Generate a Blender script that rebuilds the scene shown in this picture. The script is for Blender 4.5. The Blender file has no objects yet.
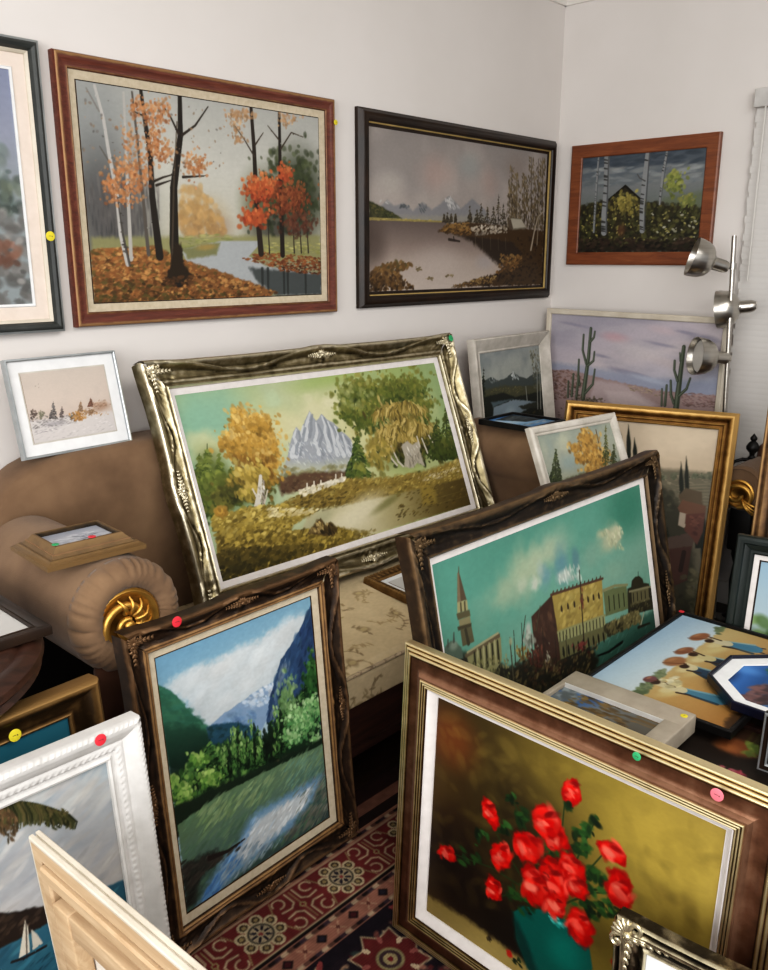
# A crowded corner of a picture-seller's room: framed oil paintings on two walls,
# on a brown settee and standing on a Persian rug.  Units are metres.
# The room corner is the origin: wall_back is the plane y = 0, wall_right is x = 0.
import bpy, bmesh, math, random
import numpy as np
from mathutils import Matrix, Vector

sc = bpy.context.scene
COL = sc.collection
R = math.radians
PI = math.pi

# ------------------------------------------------------------------ colour helpers
def hx(h):
    return np.array([int(h[i:i+2], 16) / 255 for i in (0, 2, 4)])
def lin(c):
    c = np.clip(np.asarray(c, float), 0, 1)
    return np.where(c <= .04045, c / 12.92, ((c + .055) / 1.055) ** 2.4)
def L4(h):
    return tuple(float(v) for v in lin(hx(h))) + (1.,)

# ------------------------------------------------------------------ materials
def new_mat(name):
    m = bpy.data.materials.new(name); m.use_nodes = True
    nt = m.node_tree
    return m, nt, nt.nodes['Principled BSDF']
def ramp(nt, stops):
    r = nt.nodes.new('ShaderNodeValToRGB')
    el = r.color_ramp.elements
    while len(el) < len(stops): el.new(.5)
    for e, (p, c) in zip(el, stops):
        e.position = p; e.color = L4(c) if isinstance(c, str) else (c, c, c, 1)
    return r
def tex(nt, kind, scale, detail=3., rough=.55, coord='Object', stretch=None, distortion=0):
    tc = nt.nodes.new('ShaderNodeTexCoord')
    out = tc.outputs[coord]
    if stretch:
        mp = nt.nodes.new('ShaderNodeMapping'); mp.inputs['Scale'].default_value = stretch
        nt.links.new(out, mp.inputs['Vector']); out = mp.outputs['Vector']
    n = nt.nodes.new(kind)
    n.inputs['Scale'].default_value = scale
    if 'Detail' in n.inputs: n.inputs['Detail'].default_value = detail
    if 'Roughness' in n.inputs: n.inputs['Roughness'].default_value = rough
    if 'Distortion' in n.inputs: n.inputs['Distortion'].default_value = distortion
    nt.links.new(out, n.inputs['Vector'])
    return n
def bump(nt, bs, src, strength, dist=.002):
    b = nt.nodes.new('ShaderNodeBump'); b.inputs['Strength'].default_value = strength
    b.inputs['Distance'].default_value = dist
    nt.links.new(src, b.inputs['Height']); nt.links.new(b.outputs['Normal'], bs.inputs['Normal'])
def noise_mat(name, c1, c2, scale=12, rough=.6, metal=0., bmp=.0, bscale=None, stretch=None, detail=4, lo=.3, hi=.7, spec=.4, sheen=0):
    m, nt, bs = new_mat(name)
    n = tex(nt, 'ShaderNodeTexNoise', scale, detail, stretch=stretch)
    r = ramp(nt, [(lo, c1), (hi, c2)])
    nt.links.new(n.outputs['Fac'], r.inputs['Fac'])
    nt.links.new(r.outputs['Color'], bs.inputs['Base Color'])
    bs.inputs['Roughness'].default_value = rough
    bs.inputs['Metallic'].default_value = metal
    bs.inputs['Specular IOR Level'].default_value = spec
    if sheen:
        bs.inputs['Sheen Weight'].default_value = sheen
    if bmp:
        n2 = tex(nt, 'ShaderNodeTexNoise', bscale or scale * 4, 3)
        bump(nt, bs, n2.outputs['Fac'], bmp)
    return m
def gilt_mat(name, dark, mid, light, rough=.35, metal=.85, scale=30, spread=.035):
    """worn leaf: dark in the crevices, bright on the raised edges"""
    m, nt, bs = new_mat(name)
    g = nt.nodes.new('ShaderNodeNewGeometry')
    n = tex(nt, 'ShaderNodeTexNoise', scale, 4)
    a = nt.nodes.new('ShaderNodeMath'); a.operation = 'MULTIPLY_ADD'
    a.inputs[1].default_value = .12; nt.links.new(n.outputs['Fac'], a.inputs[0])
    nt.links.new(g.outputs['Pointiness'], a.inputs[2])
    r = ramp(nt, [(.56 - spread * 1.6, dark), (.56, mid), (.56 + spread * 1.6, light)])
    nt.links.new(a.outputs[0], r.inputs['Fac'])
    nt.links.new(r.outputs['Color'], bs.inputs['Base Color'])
    bs.inputs['Metallic'].default_value = metal
    rr = nt.nodes.new('ShaderNodeMapRange'); rr.inputs['To Min'].default_value = rough - .08; rr.inputs['To Max'].default_value = rough + .15
    n3 = tex(nt, 'ShaderNodeTexNoise', 9, 3); nt.links.new(n3.outputs['Fac'], rr.inputs['Value'])
    nt.links.new(rr.outputs['Result'], bs.inputs['Roughness'])
    n2 = tex(nt, 'ShaderNodeTexNoise', 160, 2)
    bump(nt, bs, n2.outputs['Fac'], .15, .001)
    return m
def oil_mat():
    m, nt, bs = new_mat('oil_paint')
    a = nt.nodes.new('ShaderNodeVertexColor'); a.layer_name = 'Col'
    nt.links.new(a.outputs['Color'], bs.inputs['Base Color'])
    bs.inputs['Roughness'].default_value = .5
    bs.inputs['Specular IOR Level'].default_value = .22
    n = tex(nt, 'ShaderNodeTexNoise', 90, 4, distortion=1.2)
    bump(nt, bs, n.outputs['Fac'], .06, .001)
    return m
def wool_mat():
    m, nt, bs = new_mat('rug_wool')
    a = nt.nodes.new('ShaderNodeVertexColor'); a.layer_name = 'Col'
    nt.links.new(a.outputs['Color'], bs.inputs['Base Color'])
    bs.inputs['Roughness'].default_value = .95
    bs.inputs['Specular IOR Level'].default_value = .1
    n = tex(nt, 'ShaderNodeTexNoise', 500, 2)
    bump(nt, bs, n.outputs['Fac'], .5, .003)
    return m
def brocade_mat():
    m, nt, bs = new_mat('brocade')
    w = tex(nt, 'ShaderNodeTexNoise', 13, 2.5, .45, distortion=2.6)
    v = tex(nt, 'ShaderNodeTexVoronoi', 9)
    v.feature = 'SMOOTH_F1'
    wv = tex(nt, 'ShaderNodeTexWave', 7, 2, distortion=9)
    s = nt.nodes.new('ShaderNodeMath'); s.operation = 'MULTIPLY_ADD'; s.inputs[1].default_value = .35
    nt.links.new(wv.outputs['Fac'], s.inputs[0]); nt.links.new(w.outputs['Fac'], s.inputs[2])
    s2 = nt.nodes.new('ShaderNodeMath'); s2.operation = 'MULTIPLY_ADD'; s2.inputs[1].default_value = -.3
    nt.links.new(v.outputs['Distance'], s2.inputs[0]); nt.links.new(s.outputs[0], s2.inputs[2])
    r = ramp(nt, [(.36, 'b3a184'), (.46, 'a8967a'), (.5, '7c6a52'), (.54, 'a5947a'), (.62, 'bcab8e')])
    nt.links.new(s2.outputs[0], r.inputs['Fac'])
    nt.links.new(r.outputs['Color'], bs.inputs['Base Color'])
    bs.inputs['Roughness'].default_value = .55
    n2 = tex(nt, 'ShaderNodeTexNoise', 250, 2)
    bump(nt, bs, n2.outputs['Fac'], .2, .001)
    return m
def wood_mat(name, c1, c2, c3, scale=6, rough=.4, stretch=(1, 9, 9)):
    m, nt, bs = new_mat(name)
    n = tex(nt, 'ShaderNodeTexNoise', scale, 6, .65, stretch=stretch, distortion=.6)
    r = ramp(nt, [(.3, c1), (.5, c2), (.72, c3)])
    nt.links.new(n.outputs['Fac'], r.inputs['Fac'])
    nt.links.new(r.outputs['Color'], bs.inputs['Base Color'])
    bs.inputs['Roughness'].default_value = rough
    bump(nt, bs, n.outputs['Fac'], .12, .001)
    return m
def plain(name, c, rough=.5, metal=0., spec=.4):
    return noise_mat(name, c, c, 8, rough, metal, spec=spec)

M = {}

# ------------------------------------------------------------------ objects
def tag(o, label=None, cat=None, group=None, kind=None):
    if label: o['label'] = label
    if cat: o['category'] = cat
    if group: o['group'] = group
    if kind: o['kind'] = kind
    return o
def empty(name, mat4=None, loc=(0, 0, 0)):
    o = bpy.data.objects.new(name, None); COL.objects.link(o)
    o.empty_display_size = .05
    if mat4 is not None: o.matrix_world = mat4
    else: o.location = loc
    return o
def mesh_obj(name, verts, faces, mats, parent=None, mi=None, smooth=None, loc=None):
    me = bpy.data.meshes.new(name)
    me.from_pydata([tuple(map(float, v)) for v in verts], [], [tuple(map(int, f)) for f in faces])
    for m in (mats if isinstance(mats, (list, tuple)) else [mats]): me.materials.append(m)
    if mi is not None: me.polygons.foreach_set('material_index', np.asarray(mi, np.int32))
    if smooth is not None:
        me.polygons.foreach_set('use_smooth', [True] * len(me.polygons))
        me.set_sharp_from_angle(angle=R(smooth))
    me.update()
    o = bpy.data.objects.new(name, me); COL.objects.link(o)
    if parent: o.parent = parent
    if loc is not None: o.location = loc
    return o
class MB:
    """collects simple shaped pieces of ONE part into one mesh"""
    def __init__(s): s.v = []; s.f = []; s.m = []
    def add(s, v, f, m=0):
        b = len(s.v); s.v += [tuple(x) for x in v]
        s.f += [tuple(i + b for i in q) for q in f]; s.m += [m] * len(f)
        return s
    def box(s, x0, x1, y0, y1, z0, z1, m=0, bev=0.):
        bm = bmesh.new(); bmesh.ops.create_cube(bm, size=1)
        for v in bm.verts:
            v.co = Vector(((x0 + x1) / 2 + v.co.x * (x1 - x0), (y0 + y1) / 2 + v.co.y * (y1 - y0), (z0 + z1) / 2 + v.co.z * (z1 - z0)))
        if bev: bmesh.ops.bevel(bm, geom=bm.edges[:], offset=bev, segments=3, affect='EDGES', profile=.5)
        bm.verts.index_update()
        s.add([v.co.copy() for v in bm.verts], [[v.index for v in f.verts] for f in bm.faces], m); bm.free()
        return s
    def lathe(s, prof, n=32, m=0, mat=None, ripple=None):
        """prof: list of (r, z) around local z"""
        v = []; f = []
        for i, (r, z) in enumerate(prof):
            for k in range(n):
                a = 2 * PI * k / n
                rr = r * (1 + (ripple(i / (len(prof) - 1), a) if ripple else 0))
                v.append(Vector((rr * math.cos(a), rr * math.sin(a), z)))
        for i in range(len(prof) - 1):
            for k in range(n):
                f.append((i * n + k, i * n + (k + 1) % n, (i + 1) * n + (k + 1) % n, (i + 1) * n + k))
        if prof[0][0] > 1e-6: f.append(tuple(range(n))[::-1])
        if prof[-1][0] > 1e-6: f.append(tuple(range((len(prof) - 1) * n, len(prof) * n)))
        if mat is not None: v = [mat @ p for p in v]
        return s.add(v, f, m)
    def tube(s, pts, r0, r1=None, n=8, m=0, flat=1.):
        pts = [Vector(p) for p in pts]; r1 = r0 if r1 is None else r1
        v = []; f = []; up = None
        for i, p in enumerate(pts):
            t = (pts[min(i + 1, len(pts) - 1)] - pts[max(i - 1, 0)]).normalized()
            if up is None: up = t.orthogonal().normalized()
            up = (up - t * up.dot(t)).normalized(); sd = t.cross(up)
            r = r0 + (r1 - r0) * i / (len(pts) - 1)
            for k in range(n):
                a = 2 * PI * k / n
                v.append(p + up * (r * math.cos(a)) + sd * (r * math.sin(a) * flat))
        for i in range(len(pts) - 1):
            for k in range(n):
                f.append((i * n + k, i * n + (k + 1) % n, (i + 1) * n + (k + 1) % n, (i + 1) * n + k))
        f.append(tuple(range(n))[::-1]); f.append(tuple(range((len(pts) - 1) * n, len(pts) * n)))
        return s.add(v, f, m)
    def blob(s, c, rad, ang=0., n=8, m=0):
        """squashed ellipsoid, long axis turned by ang in the local xy plane"""
        v = []; f = []; ca, sa = math.cos(ang), math.sin(ang)
        rows = 5
        for i in range(rows + 1):
            th = PI * i / rows
            for k in range(n):
                a = 2 * PI * k / n
                x = rad[0] * math.cos(th); y = rad[1] * math.sin(th) * math.cos(a); z = rad[2] * math.sin(th) * math.sin(a)
                v.append((c[0] + x * ca - y * sa, c[1] + x * sa + y * ca, c[2] + z))
        for i in range(rows):
            for k in range(n):
                f.append((i * n + k, (i + 1) * n + k, (i + 1) * n + (k + 1) % n, i * n + (k + 1) % n))
        return s.add(v, f, m)
    def prism(s, poly, axis, a0, a1, m=0):
        """extrude a polygon; axis 'y': poly is (x,z); axis 'x': poly is (y,z); axis 'z': poly is (x,y)"""
        def P(p, a): return {'y': (p[0], a, p[1]), 'x': (a, p[0], p[1]), 'z': (p[0], p[1], a)}[axis]
        n = len(poly)
        v = [P(p, a0) for p in poly] + [P(p, a1) for p in poly]
        f = [(i, (i + 1) % n, n + (i + 1) % n, n + i) for i in range(n)] + [tuple(range(n))[::-1], tuple(range(n, 2 * n))]
        return s.add(v, f, m)
    def build(s, name, mats, parent=None, smooth=40, fix=True, loc=None):
        o = mesh_obj(name, s.v, s.f, mats, parent, s.m, smooth, loc)
        if fix:
            bm = bmesh.new(); bm.from_mesh(o.data); bmesh.ops.recalc_face_normals(bm, faces=bm.faces[:]); bm.to_mesh(o.data); bm.free()
            if smooth is not None: o.data.set_sharp_from_angle(angle=R(smooth))
        return o

# ------------------------------------------------------------------ the painter
def smooth01(x):
    x = np.clip(x, 0, 1); return x * x * (3 - 2 * x)
class Pic:
    """A small oil-painting engine.  Works on a flat canvas of h x w samples which becomes a per-vertex
    colour layer.  `quad` = the four canvas corners (tl, tr, br, bl) in the units of the sketch the strokes
    are written in; strokes are rectified to the flat canvas."""
    def __init__(s, asp, quad, rows, seed=1):
        s.H = rows; s.W = max(8, int(round(rows * asp)))
        s.a = np.full((s.H, s.W, 3), .5)
        s.r = np.random.RandomState(seed)
        A = []; b = []
        for (x, y), (u, v) in zip(quad, ((0, 0), (1, 0), (1, 1), (0, 1))):
            A.append([x, y, 1, 0, 0, 0, -u * x, -u * y]); b.append(u)
            A.append([0, 0, 0, x, y, 1, -v * x, -v * y]); b.append(v)
        h = np.linalg.solve(np.array(A, float), np.array(b, float))
        s.h = np.append(h, 1).reshape(3, 3)
        q = np.array(quad, float)
        area = .5 * abs(sum(q[i][0] * q[(i + 1) % 4][1] - q[(i + 1) % 4][0] * q[i][1] for i in range(4)))
        s.k = math.sqrt(s.W * s.H / area)
        s.Y, s.X = np.mgrid[0:s.H, 0:s.W].astype(float)
    def P(s, pts):
        p = np.atleast_2d(np.asarray(pts, float))
        q = np.c_[p, np.ones(len(p))] @ s.h.T
        return np.c_[q[:, 0] / q[:, 2] * (s.W - 1), q[:, 1] / q[:, 2] * (s.H - 1)]
    def fbm(s, scale, octv=3, ax=1., seed=None):
        r = np.random.RandomState(seed) if seed is not None else s.r
        out = np.zeros((s.H, s.W)); amp = 1; tot = 0; sp = max(2., scale * s.k)
        for _ in range(octv):
            gw = int(s.W / (sp * ax)) + 4; gh = int(s.H / sp) + 4
            g = r.rand(gh, gw)
            x = s.X / (sp * ax); y = s.Y / sp
            xi = x.astype(int); yi = y.astype(int); fx = smooth01(x - xi); fy = smooth01(y - yi)
            out += amp * ((g[yi, xi] * (1 - fx) + g[yi, xi + 1] * fx) * (1 - fy) + (g[yi + 1, xi] * (1 - fx) + g[yi + 1, xi + 1] * fx) * fy)
            tot += amp; amp *= .5; sp = max(1.5, sp / 2)
        return out / tot
    def mix(s, m, c):
        c = hx(c) if isinstance(c, str) else c
        s.a += (c - s.a) * np.clip(m, 0, 1)[..., None]
    def grad(s, p0, p1, stops, mask=None):
        a, b = s.P([p0, p1]); d = b - a
        t = ((s.X - a[0]) * d[0] + (s.Y - a[1]) * d[1]) / (d @ d)
        xs = [q for q, _ in stops]; cs = np.array([hx(c) for _, c in stops])
        g = np.stack([np.interp(t, xs, cs[:, i]) for i in range(3)], -1)
        if mask is None: s.a[:] = g
        else: s.a += (g - s.a) * np.clip(mask, 0, 1)[..., None]
    def mpoly(s, pts, soft=1., rough=0., rs=8.):
        p = s.P(pts); X, Y = s.X, s.Y
        if rough:
            X = X + (s.fbm(rs, 3) - .5) * 2 * rough * s.k; Y = Y + (s.fbm(rs, 3) - .5) * 2 * rough * s.k
        d = np.full(X.shape, 1e9); ins = np.zeros(X.shape, bool); n = len(p)
        for i in range(n):
            a = p[i]; b = p[(i + 1) % n]; e = b - a; ee = e @ e + 1e-9
            t = np.clip(((X - a[0]) * e[0] + (Y - a[1]) * e[1]) / ee, 0, 1)
            d = np.minimum(d, (X - a[0] - t * e[0]) ** 2 + (Y - a[1] - t * e[1]) ** 2)
            c = (a[1] > Y) != (b[1] > Y)
            if abs(b[1] - a[1]) > 1e-9:
                ins ^= c & (X < (b[0] - a[0]) * (Y - a[1]) / (b[1] - a[1]) + a[0])
        d = np.sqrt(d) * np.where(ins, -1, 1)
        return smooth01(.5 - d / max(1., 2 * soft * s.k))
    def poly(s, pts, c, soft=1., rough=0., alpha=1., rs=8.):
        s.mix(s.mpoly(pts, soft, rough, rs) * alpha, c)
    def pgrad(s, pts, p0, p1, stops, soft=1., rough=0., alpha=1.):
        s.grad(p0, p1, stops, s.mpoly(pts, soft, rough) * alpha)
    def ell(s, c, rx, ry, col, soft=.5, ang=0., alpha=1., rough=0.):
        p = s.P([c])[0]; k = s.k; ca, sa = math.cos(R(ang)), math.sin(R(ang))
        x = (s.X - p[0]); y = (s.Y - p[1])
        u = (x * ca + y * sa) / (rx * k); v = (-x * sa + y * ca) / (ry * k)
        d = np.sqrt(u * u + v * v)
        if rough: d = d + (s.fbm(max(rx, ry) * .45, 3) - .5) * 2 * rough
        s.mix(smooth01((1 - d) / max(soft, 1e-3) + .0) * alpha if soft < 1 else smooth01(1.15 - d) * alpha, col)
    def line(s, pts, w0, w1, c, alpha=1., soft=.6):
        p = s.P(pts); n = len(p); k = s.k; c = hx(c) if isinstance(c, str) else c
        L = np.r_[0, np.cumsum(np.linalg.norm(np.diff(p, axis=0), axis=1))]; T = L[-1] + 1e-9
        pad = max(w0, w1) * k + 3
        x0 = max(0, int(p[:, 0].min() - pad)); x1 = min(s.W, int(p[:, 0].max() + pad) + 1)
        y0 = max(0, int(p[:, 1].min() - pad)); y1 = min(s.H, int(p[:, 1].max() + pad) + 1)
        if x1 <= x0 or y1 <= y0: return
        X = s.X[y0:y1, x0:x1]; Y = s.Y[y0:y1, x0:x1]; m = np.zeros(X.shape)
        for i in range(n - 1):
            a = p[i]; e = p[i + 1] - a; ee = e @ e + 1e-9
            t = np.clip(((X - a[0]) * e[0] + (Y - a[1]) * e[1]) / ee, 0, 1)
            d = np.hypot(X - a[0] - t * e[0], Y - a[1] - t * e[1])
            w = (w0 + (w1 - w0) * (L[i] + t * (L[i + 1] - L[i])) / T) * k * .5
            m = np.maximum(m, np.clip(w - d + soft, 0, 1) * np.clip(w + soft, 0, 1))
        A = s.a[y0:y1, x0:x1]; A += (c - A) * (m * alpha)[..., None]
    def where(s, reg, n):
        r = s.r
        if len(reg) == 4 and not hasattr(reg[0], '__len__'):
            cx, cy, rx, ry = reg; a = r.rand(n) * 2 * PI; q = np.minimum(np.abs(r.randn(n)) * .42 + .35 * np.sqrt(r.rand(n)), 1.6)
            return np.c_[cx + rx * q * np.cos(a), cy + ry * q * np.sin(a)], np.sin(a) * q * .5 + .5
        P = np.array(reg, float); lo, hi = P.min(0), P.max(0); out = []
        while sum(map(len, out)) < n:
            q = lo + (hi - lo) * r.rand(n * 2 + 8, 2); ins = np.zeros(len(q), bool)
            for i in range(len(P)):
                a, b = P[i], P[(i + 1) % len(P)]
                if abs(b[1] - a[1]) > 1e-9:
                    ins ^= ((a[1] > q[:, 1]) != (b[1] > q[:, 1])) & (q[:, 0] < (b[0] - a[0]) * (q[:, 1] - a[1]) / (b[1] - a[1]) + a[0])
            out.append(q[ins])
            if not len(out[-1]) and len(out) > 50: break
        q = np.concatenate(out)[:n]
        return q, (q[:, 1] - lo[1]) / (hi[1] - lo[1] + 1e-9)
    def dabs(s, reg, n, size, cols, asp=1.6, ang=0., jit=40., alpha=.85, shade=.5, var=.5):
        """n soft brush dabs over a region; cols run dark to light, lighter towards the top by `shade`"""
        q, rel = s.where(reg, n); p = s.P(q); r = s.r; n = len(p)
        C = np.array([hx(c) for c in cols]); m = len(C)
        t = shade * (1 - rel) + (1 - shade) * r.rand(n)
        ci = np.clip((t * m).astype(int), 0, m - 1)
        sz = size * s.k * (1 - var + 2 * var * r.rand(n)) * .5
        an = R(ang) + R(jit) * (r.rand(n) * 2 - 1)
        br = 1 + (r.rand(n) - .5) * .3
        for i in range(n):
            x, y = p[i]; e = max(.55, sz[i]); f = max(.5, e / asp); w = int(e + 2)
            x0 = max(0, int(x) - w); x1 = min(s.W, int(x) + w + 1); y0 = max(0, int(y) - w); y1 = min(s.H, int(y) + w + 1)
            if x1 <= x0 or y1 <= y0: continue
            X = s.X[y0:y1, x0:x1] - x; Y = s.Y[y0:y1, x0:x1] - y; ca, sa = math.cos(an[i]), math.sin(an[i])
            d = np.sqrt(((X * ca + Y * sa) / e) ** 2 + ((-X * sa + Y * ca) / f) ** 2)
            mm = np.clip((1.25 - d) * 1.6, 0, 1) * alpha
            A = s.a[y0:y1, x0:x1]; A += (C[ci[i]] * br[i] - A) * mm[..., None]
    def fir(s, base, h, w, cols, n=90, size=4):
        """a conifer of drooping dabs, apex up"""
        x, y = base
        s.line([(x, y), (x, y - h)], w * .12, w * .02, cols[0])
        for side in (-1, 1):
            s.dabs([(x, y - h), (x + side * w * .5, y), (x, y)], n // 2, size, cols, 2.2, side * 25, 15, .9, .35)
    def finish(s, grain=.02, warp=1.0):
        if warp:
            dx = (s.fbm(5, 2) - .5) * 2 * warp * s.k; dy = (s.fbm(5, 2) - .5) * 2 * warp * s.k
            xi = np.clip(np.rint(s.X + dx), 0, s.W - 1).astype(int); yi = np.clip(np.rint(s.Y + dy), 0, s.H - 1).astype(int)
            s.a = s.a[yi, xi]
        s.a *= 1 + (s.fbm(4, 2, 1.6)[..., None] - .5) * 2 * grain * 1.1
        return s

def colour_grid(name, pic, w, h, mat, parent=None, z=0., y0=0., gain=1., sat=1.):
    """the painted sheet itself: a flat grid, x across, y up"""
    H, W = pic.H, pic.W
    xs = np.linspace(-w / 2, w / 2, W); ys = np.linspace(h, 0, H) + y0
    co = np.empty((H, W, 3), np.float32); co[..., 0] = xs[None]; co[..., 1] = ys[:, None]; co[..., 2] = z
    idx = np.arange(H * W).reshape(H, W)
    f = np.stack([idx[1:, :-1], idx[1:, 1:], idx[:-1, 1:], idx[:-1, :-1]], -1).reshape(-1, 4).astype(np.int32)
    me = bpy.data.meshes.new(name)
    me.vertices.add(H * W); me.vertices.foreach_set('co', co.ravel())
    me.loops.add(f.size); me.loops.foreach_set('vertex_index', f.ravel())
    me.polygons.add(len(f)); me.polygons.foreach_set('loop_start', np.arange(0, f.size, 4, dtype=np.int32))
    me.update(calc_edges=True)
    c = lin(pic.a) * gain
    if sat != 1:
        g = c.mean(-1, keepdims=True); c = np.clip(g + (c - g) * sat, 0, 1)
    rgba = np.ones((H * W, 4), np.float32); rgba[:, :3] = np.clip(c, 0, .92).reshape(-1, 3)
    at = me.color_attributes.new('Col', 'FLOAT_COLOR', 'POINT'); at.data.foreach_set('color', rgba.ravel())
    me.materials.append(mat); me.validate()
    o = bpy.data.objects.new(name, me); COL.objects.link(o)
    if parent: o.parent = parent
    return o

# ------------------------------------------------------------------ picture frames
def axes(yaw, lean, roll=0.):
    w = Vector((math.cos(yaw), math.sin(yaw), 0)); n = Vector((math.sin(yaw), -math.cos(yaw), 0))
    u = Vector((0, 0, 1)) * math.cos(lean) - n * math.sin(lean)
    w2 = w * math.cos(roll) + u * math.sin(roll); u2 = u * math.cos(roll) - w * math.sin(roll)
    return w2, u2, w2.cross(u2)
def basis(P, w, u, n):
    return Matrix(((w.x, u.x, n.x, P.x), (w.y, u.y, n.y, P.y), (w.z, u.z, n.z, P.z), (0, 0, 0, 1)))
def rails(name, w, h, yc, t0, prof, mats, parent, segm=None, relief=None, step=None, smooth=35):
    """four mitred rails round a w x h opening centred on (0, yc).  prof = [(t outward, z)], z from the back plane."""
    prof = [(float(t), float(z)) for t, z in prof]
    if step:                                           # resample for carved relief
        q = [prof[0]]; sm = []
        for i in range(len(prof) - 1):
            (a, b), (c, d) = prof[i], prof[i + 1]
            k = max(1, int(math.hypot(c - a, d - b) / step))
            for j in range(1, k + 1): q.append((a + (c - a) * j / k, b + (d - b) * j / k)); sm.append(segm[i] if segm else 0)
        prof, segm = q, sm
    T = np.array([p[0] for p in prof]); Z = np.array([p[1] for p in prof]); nt = len(prof); tm = T.max()
    V = []; F = []; MI = []; off = 0
    for side in range(4):
        L = (w if side % 2 == 0 else h); half = L / 2; perp = (h if side % 2 == 0 else w) / 2
        ns = max(2, int((L + 2 * tm) / step) + 1) if step else 2
        sN = np.linspace(0, 1, ns)[:, None]
        t = T[None, :] + t0 + 0 * sN
        along = -(half + t) + sN * 2 * (half + t)
        z = Z[None, :] + 0 * sN
        if relief:
            full = half + t0 + tm
            c = full - np.abs((sN * 2 - 1) * full); m = np.abs((sN * 2 - 1) * full)
            dz, dt = relief(c + 0 * t, m + 0 * t, (T / tm)[None, :] + 0 * sN, full, side, (sN * 2 - 1) * full + 0 * t)
            top = smooth01(Z / max(Z.max() * .35, 1e-6))[None, :]
            z = z + dz * top; t = t + dt * (T / tm)[None, :]
        pe = perp + t
        X, Y = {0: (along, -pe), 1: (pe, along), 2: (-along, pe), 3: (-pe, -along)}[side]
        V.append(np.stack([X, Y + yc, z], -1).reshape(-1, 3))
        idx = np.arange(ns * nt).reshape(ns, nt) + off
        F.append(np.stack([idx[:-1, :-1], idx[:-1, 1:], idx[1:, 1:], idx[1:, :-1]], -1).reshape(-1, 4)[:, ::-1])
        MI.append(np.tile(np.array(segm if segm else [0] * (nt - 1)), ns - 1)); off += ns * nt
    V = np.concatenate(V); F = np.concatenate(F); MI = np.concatenate(MI)
    me = bpy.data.meshes.new(name)
    me.vertices.add(len(V)); me.vertices.foreach_set('co', V.astype(np.float32).ravel())
    me.loops.add(F.size); me.loops.foreach_set('vertex_index', F.astype(np.int32).ravel())
    me.polygons.add(len(F)); me.polygons.foreach_set('loop_start', np.arange(0, F.size, 4, dtype=np.int32))
    me.update(calc_edges=True)
    for m_ in (mats if isinstance(mats, (list, tuple)) else [mats]): me.materials.append(m_)
    me.polygons.foreach_set('material_index', MI.astype(np.int32))
    me.validate()
    bm = bmesh.new(); bm.from_mesh(me)
    bmesh.ops.remove_doubles(bm, verts=bm.verts[:], dist=1e-5)
    bmesh.ops.recalc_face_normals(bm, faces=bm.faces[:]); bm.to_mesh(me); bm.free()
    me.polygons.foreach_set('use_smooth', [True] * len(me.polygons)); me.set_sharp_from_angle(angle=R(smooth))
    o = bpy.data.objects.new(name, me); COL.objects.link(o)
    if parent: o.parent = parent
    return o
def swept(cw=.17, mw=.1, amp=.006, bead=.006, sc=.014, dips=True, fine=1.):
    """acanthus carving at corners and rail centres, a waving bead in between, a scalloped outer edge"""
    def f(c, m, q, L, side, x):
        wc = smooth01(1.15 - c / cw); wm = smooth01(1.2 - m / mw); win = np.maximum(wc, wm)
        k = 105 * fine
        leaf = np.sin(x * k + 3.2 * np.sin(q * 7)) * np.cos(q * 15 - np.abs(x) * 22) + .6 * np.sin(x * k * 1.9 + q * 19)
        dz = amp * win * leaf * smooth01(q * 3) * smooth01((1.02 - q) * 6)
        run = np.clip((c - cw * .55) / np.maximum(L - cw * .55 - mw * .5, 1e-3), 0, 1)
        qb = .86 - .42 * np.sin(PI * run) ** 2 if dips else .85 + 0 * run
        dz = dz + bead * (1 - win) * np.exp(-((q - qb) / .05) ** 2) - bead * .8 * (1 - win) * np.exp(-((q - qb + .16) / .09) ** 2)
        dt = sc * (win - .35 * np.sin(PI * run) ** 2)
        return dz, dt
    return f
def beadwork(k=420, amp=.0018, q0=.1, q1=.2, k2=260, a2=.002, q2=.82, q3=.97):
    def f(c, m, q, L, side, x):
        b = amp * np.sin(x * k) * ((q > q0) & (q < q1)) + a2 * np.sin(x * k2 + 1.5 * np.sin(x * 60)) * ((q > q2) & (q < q3))
        return b, 0 * b
    return f
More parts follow.
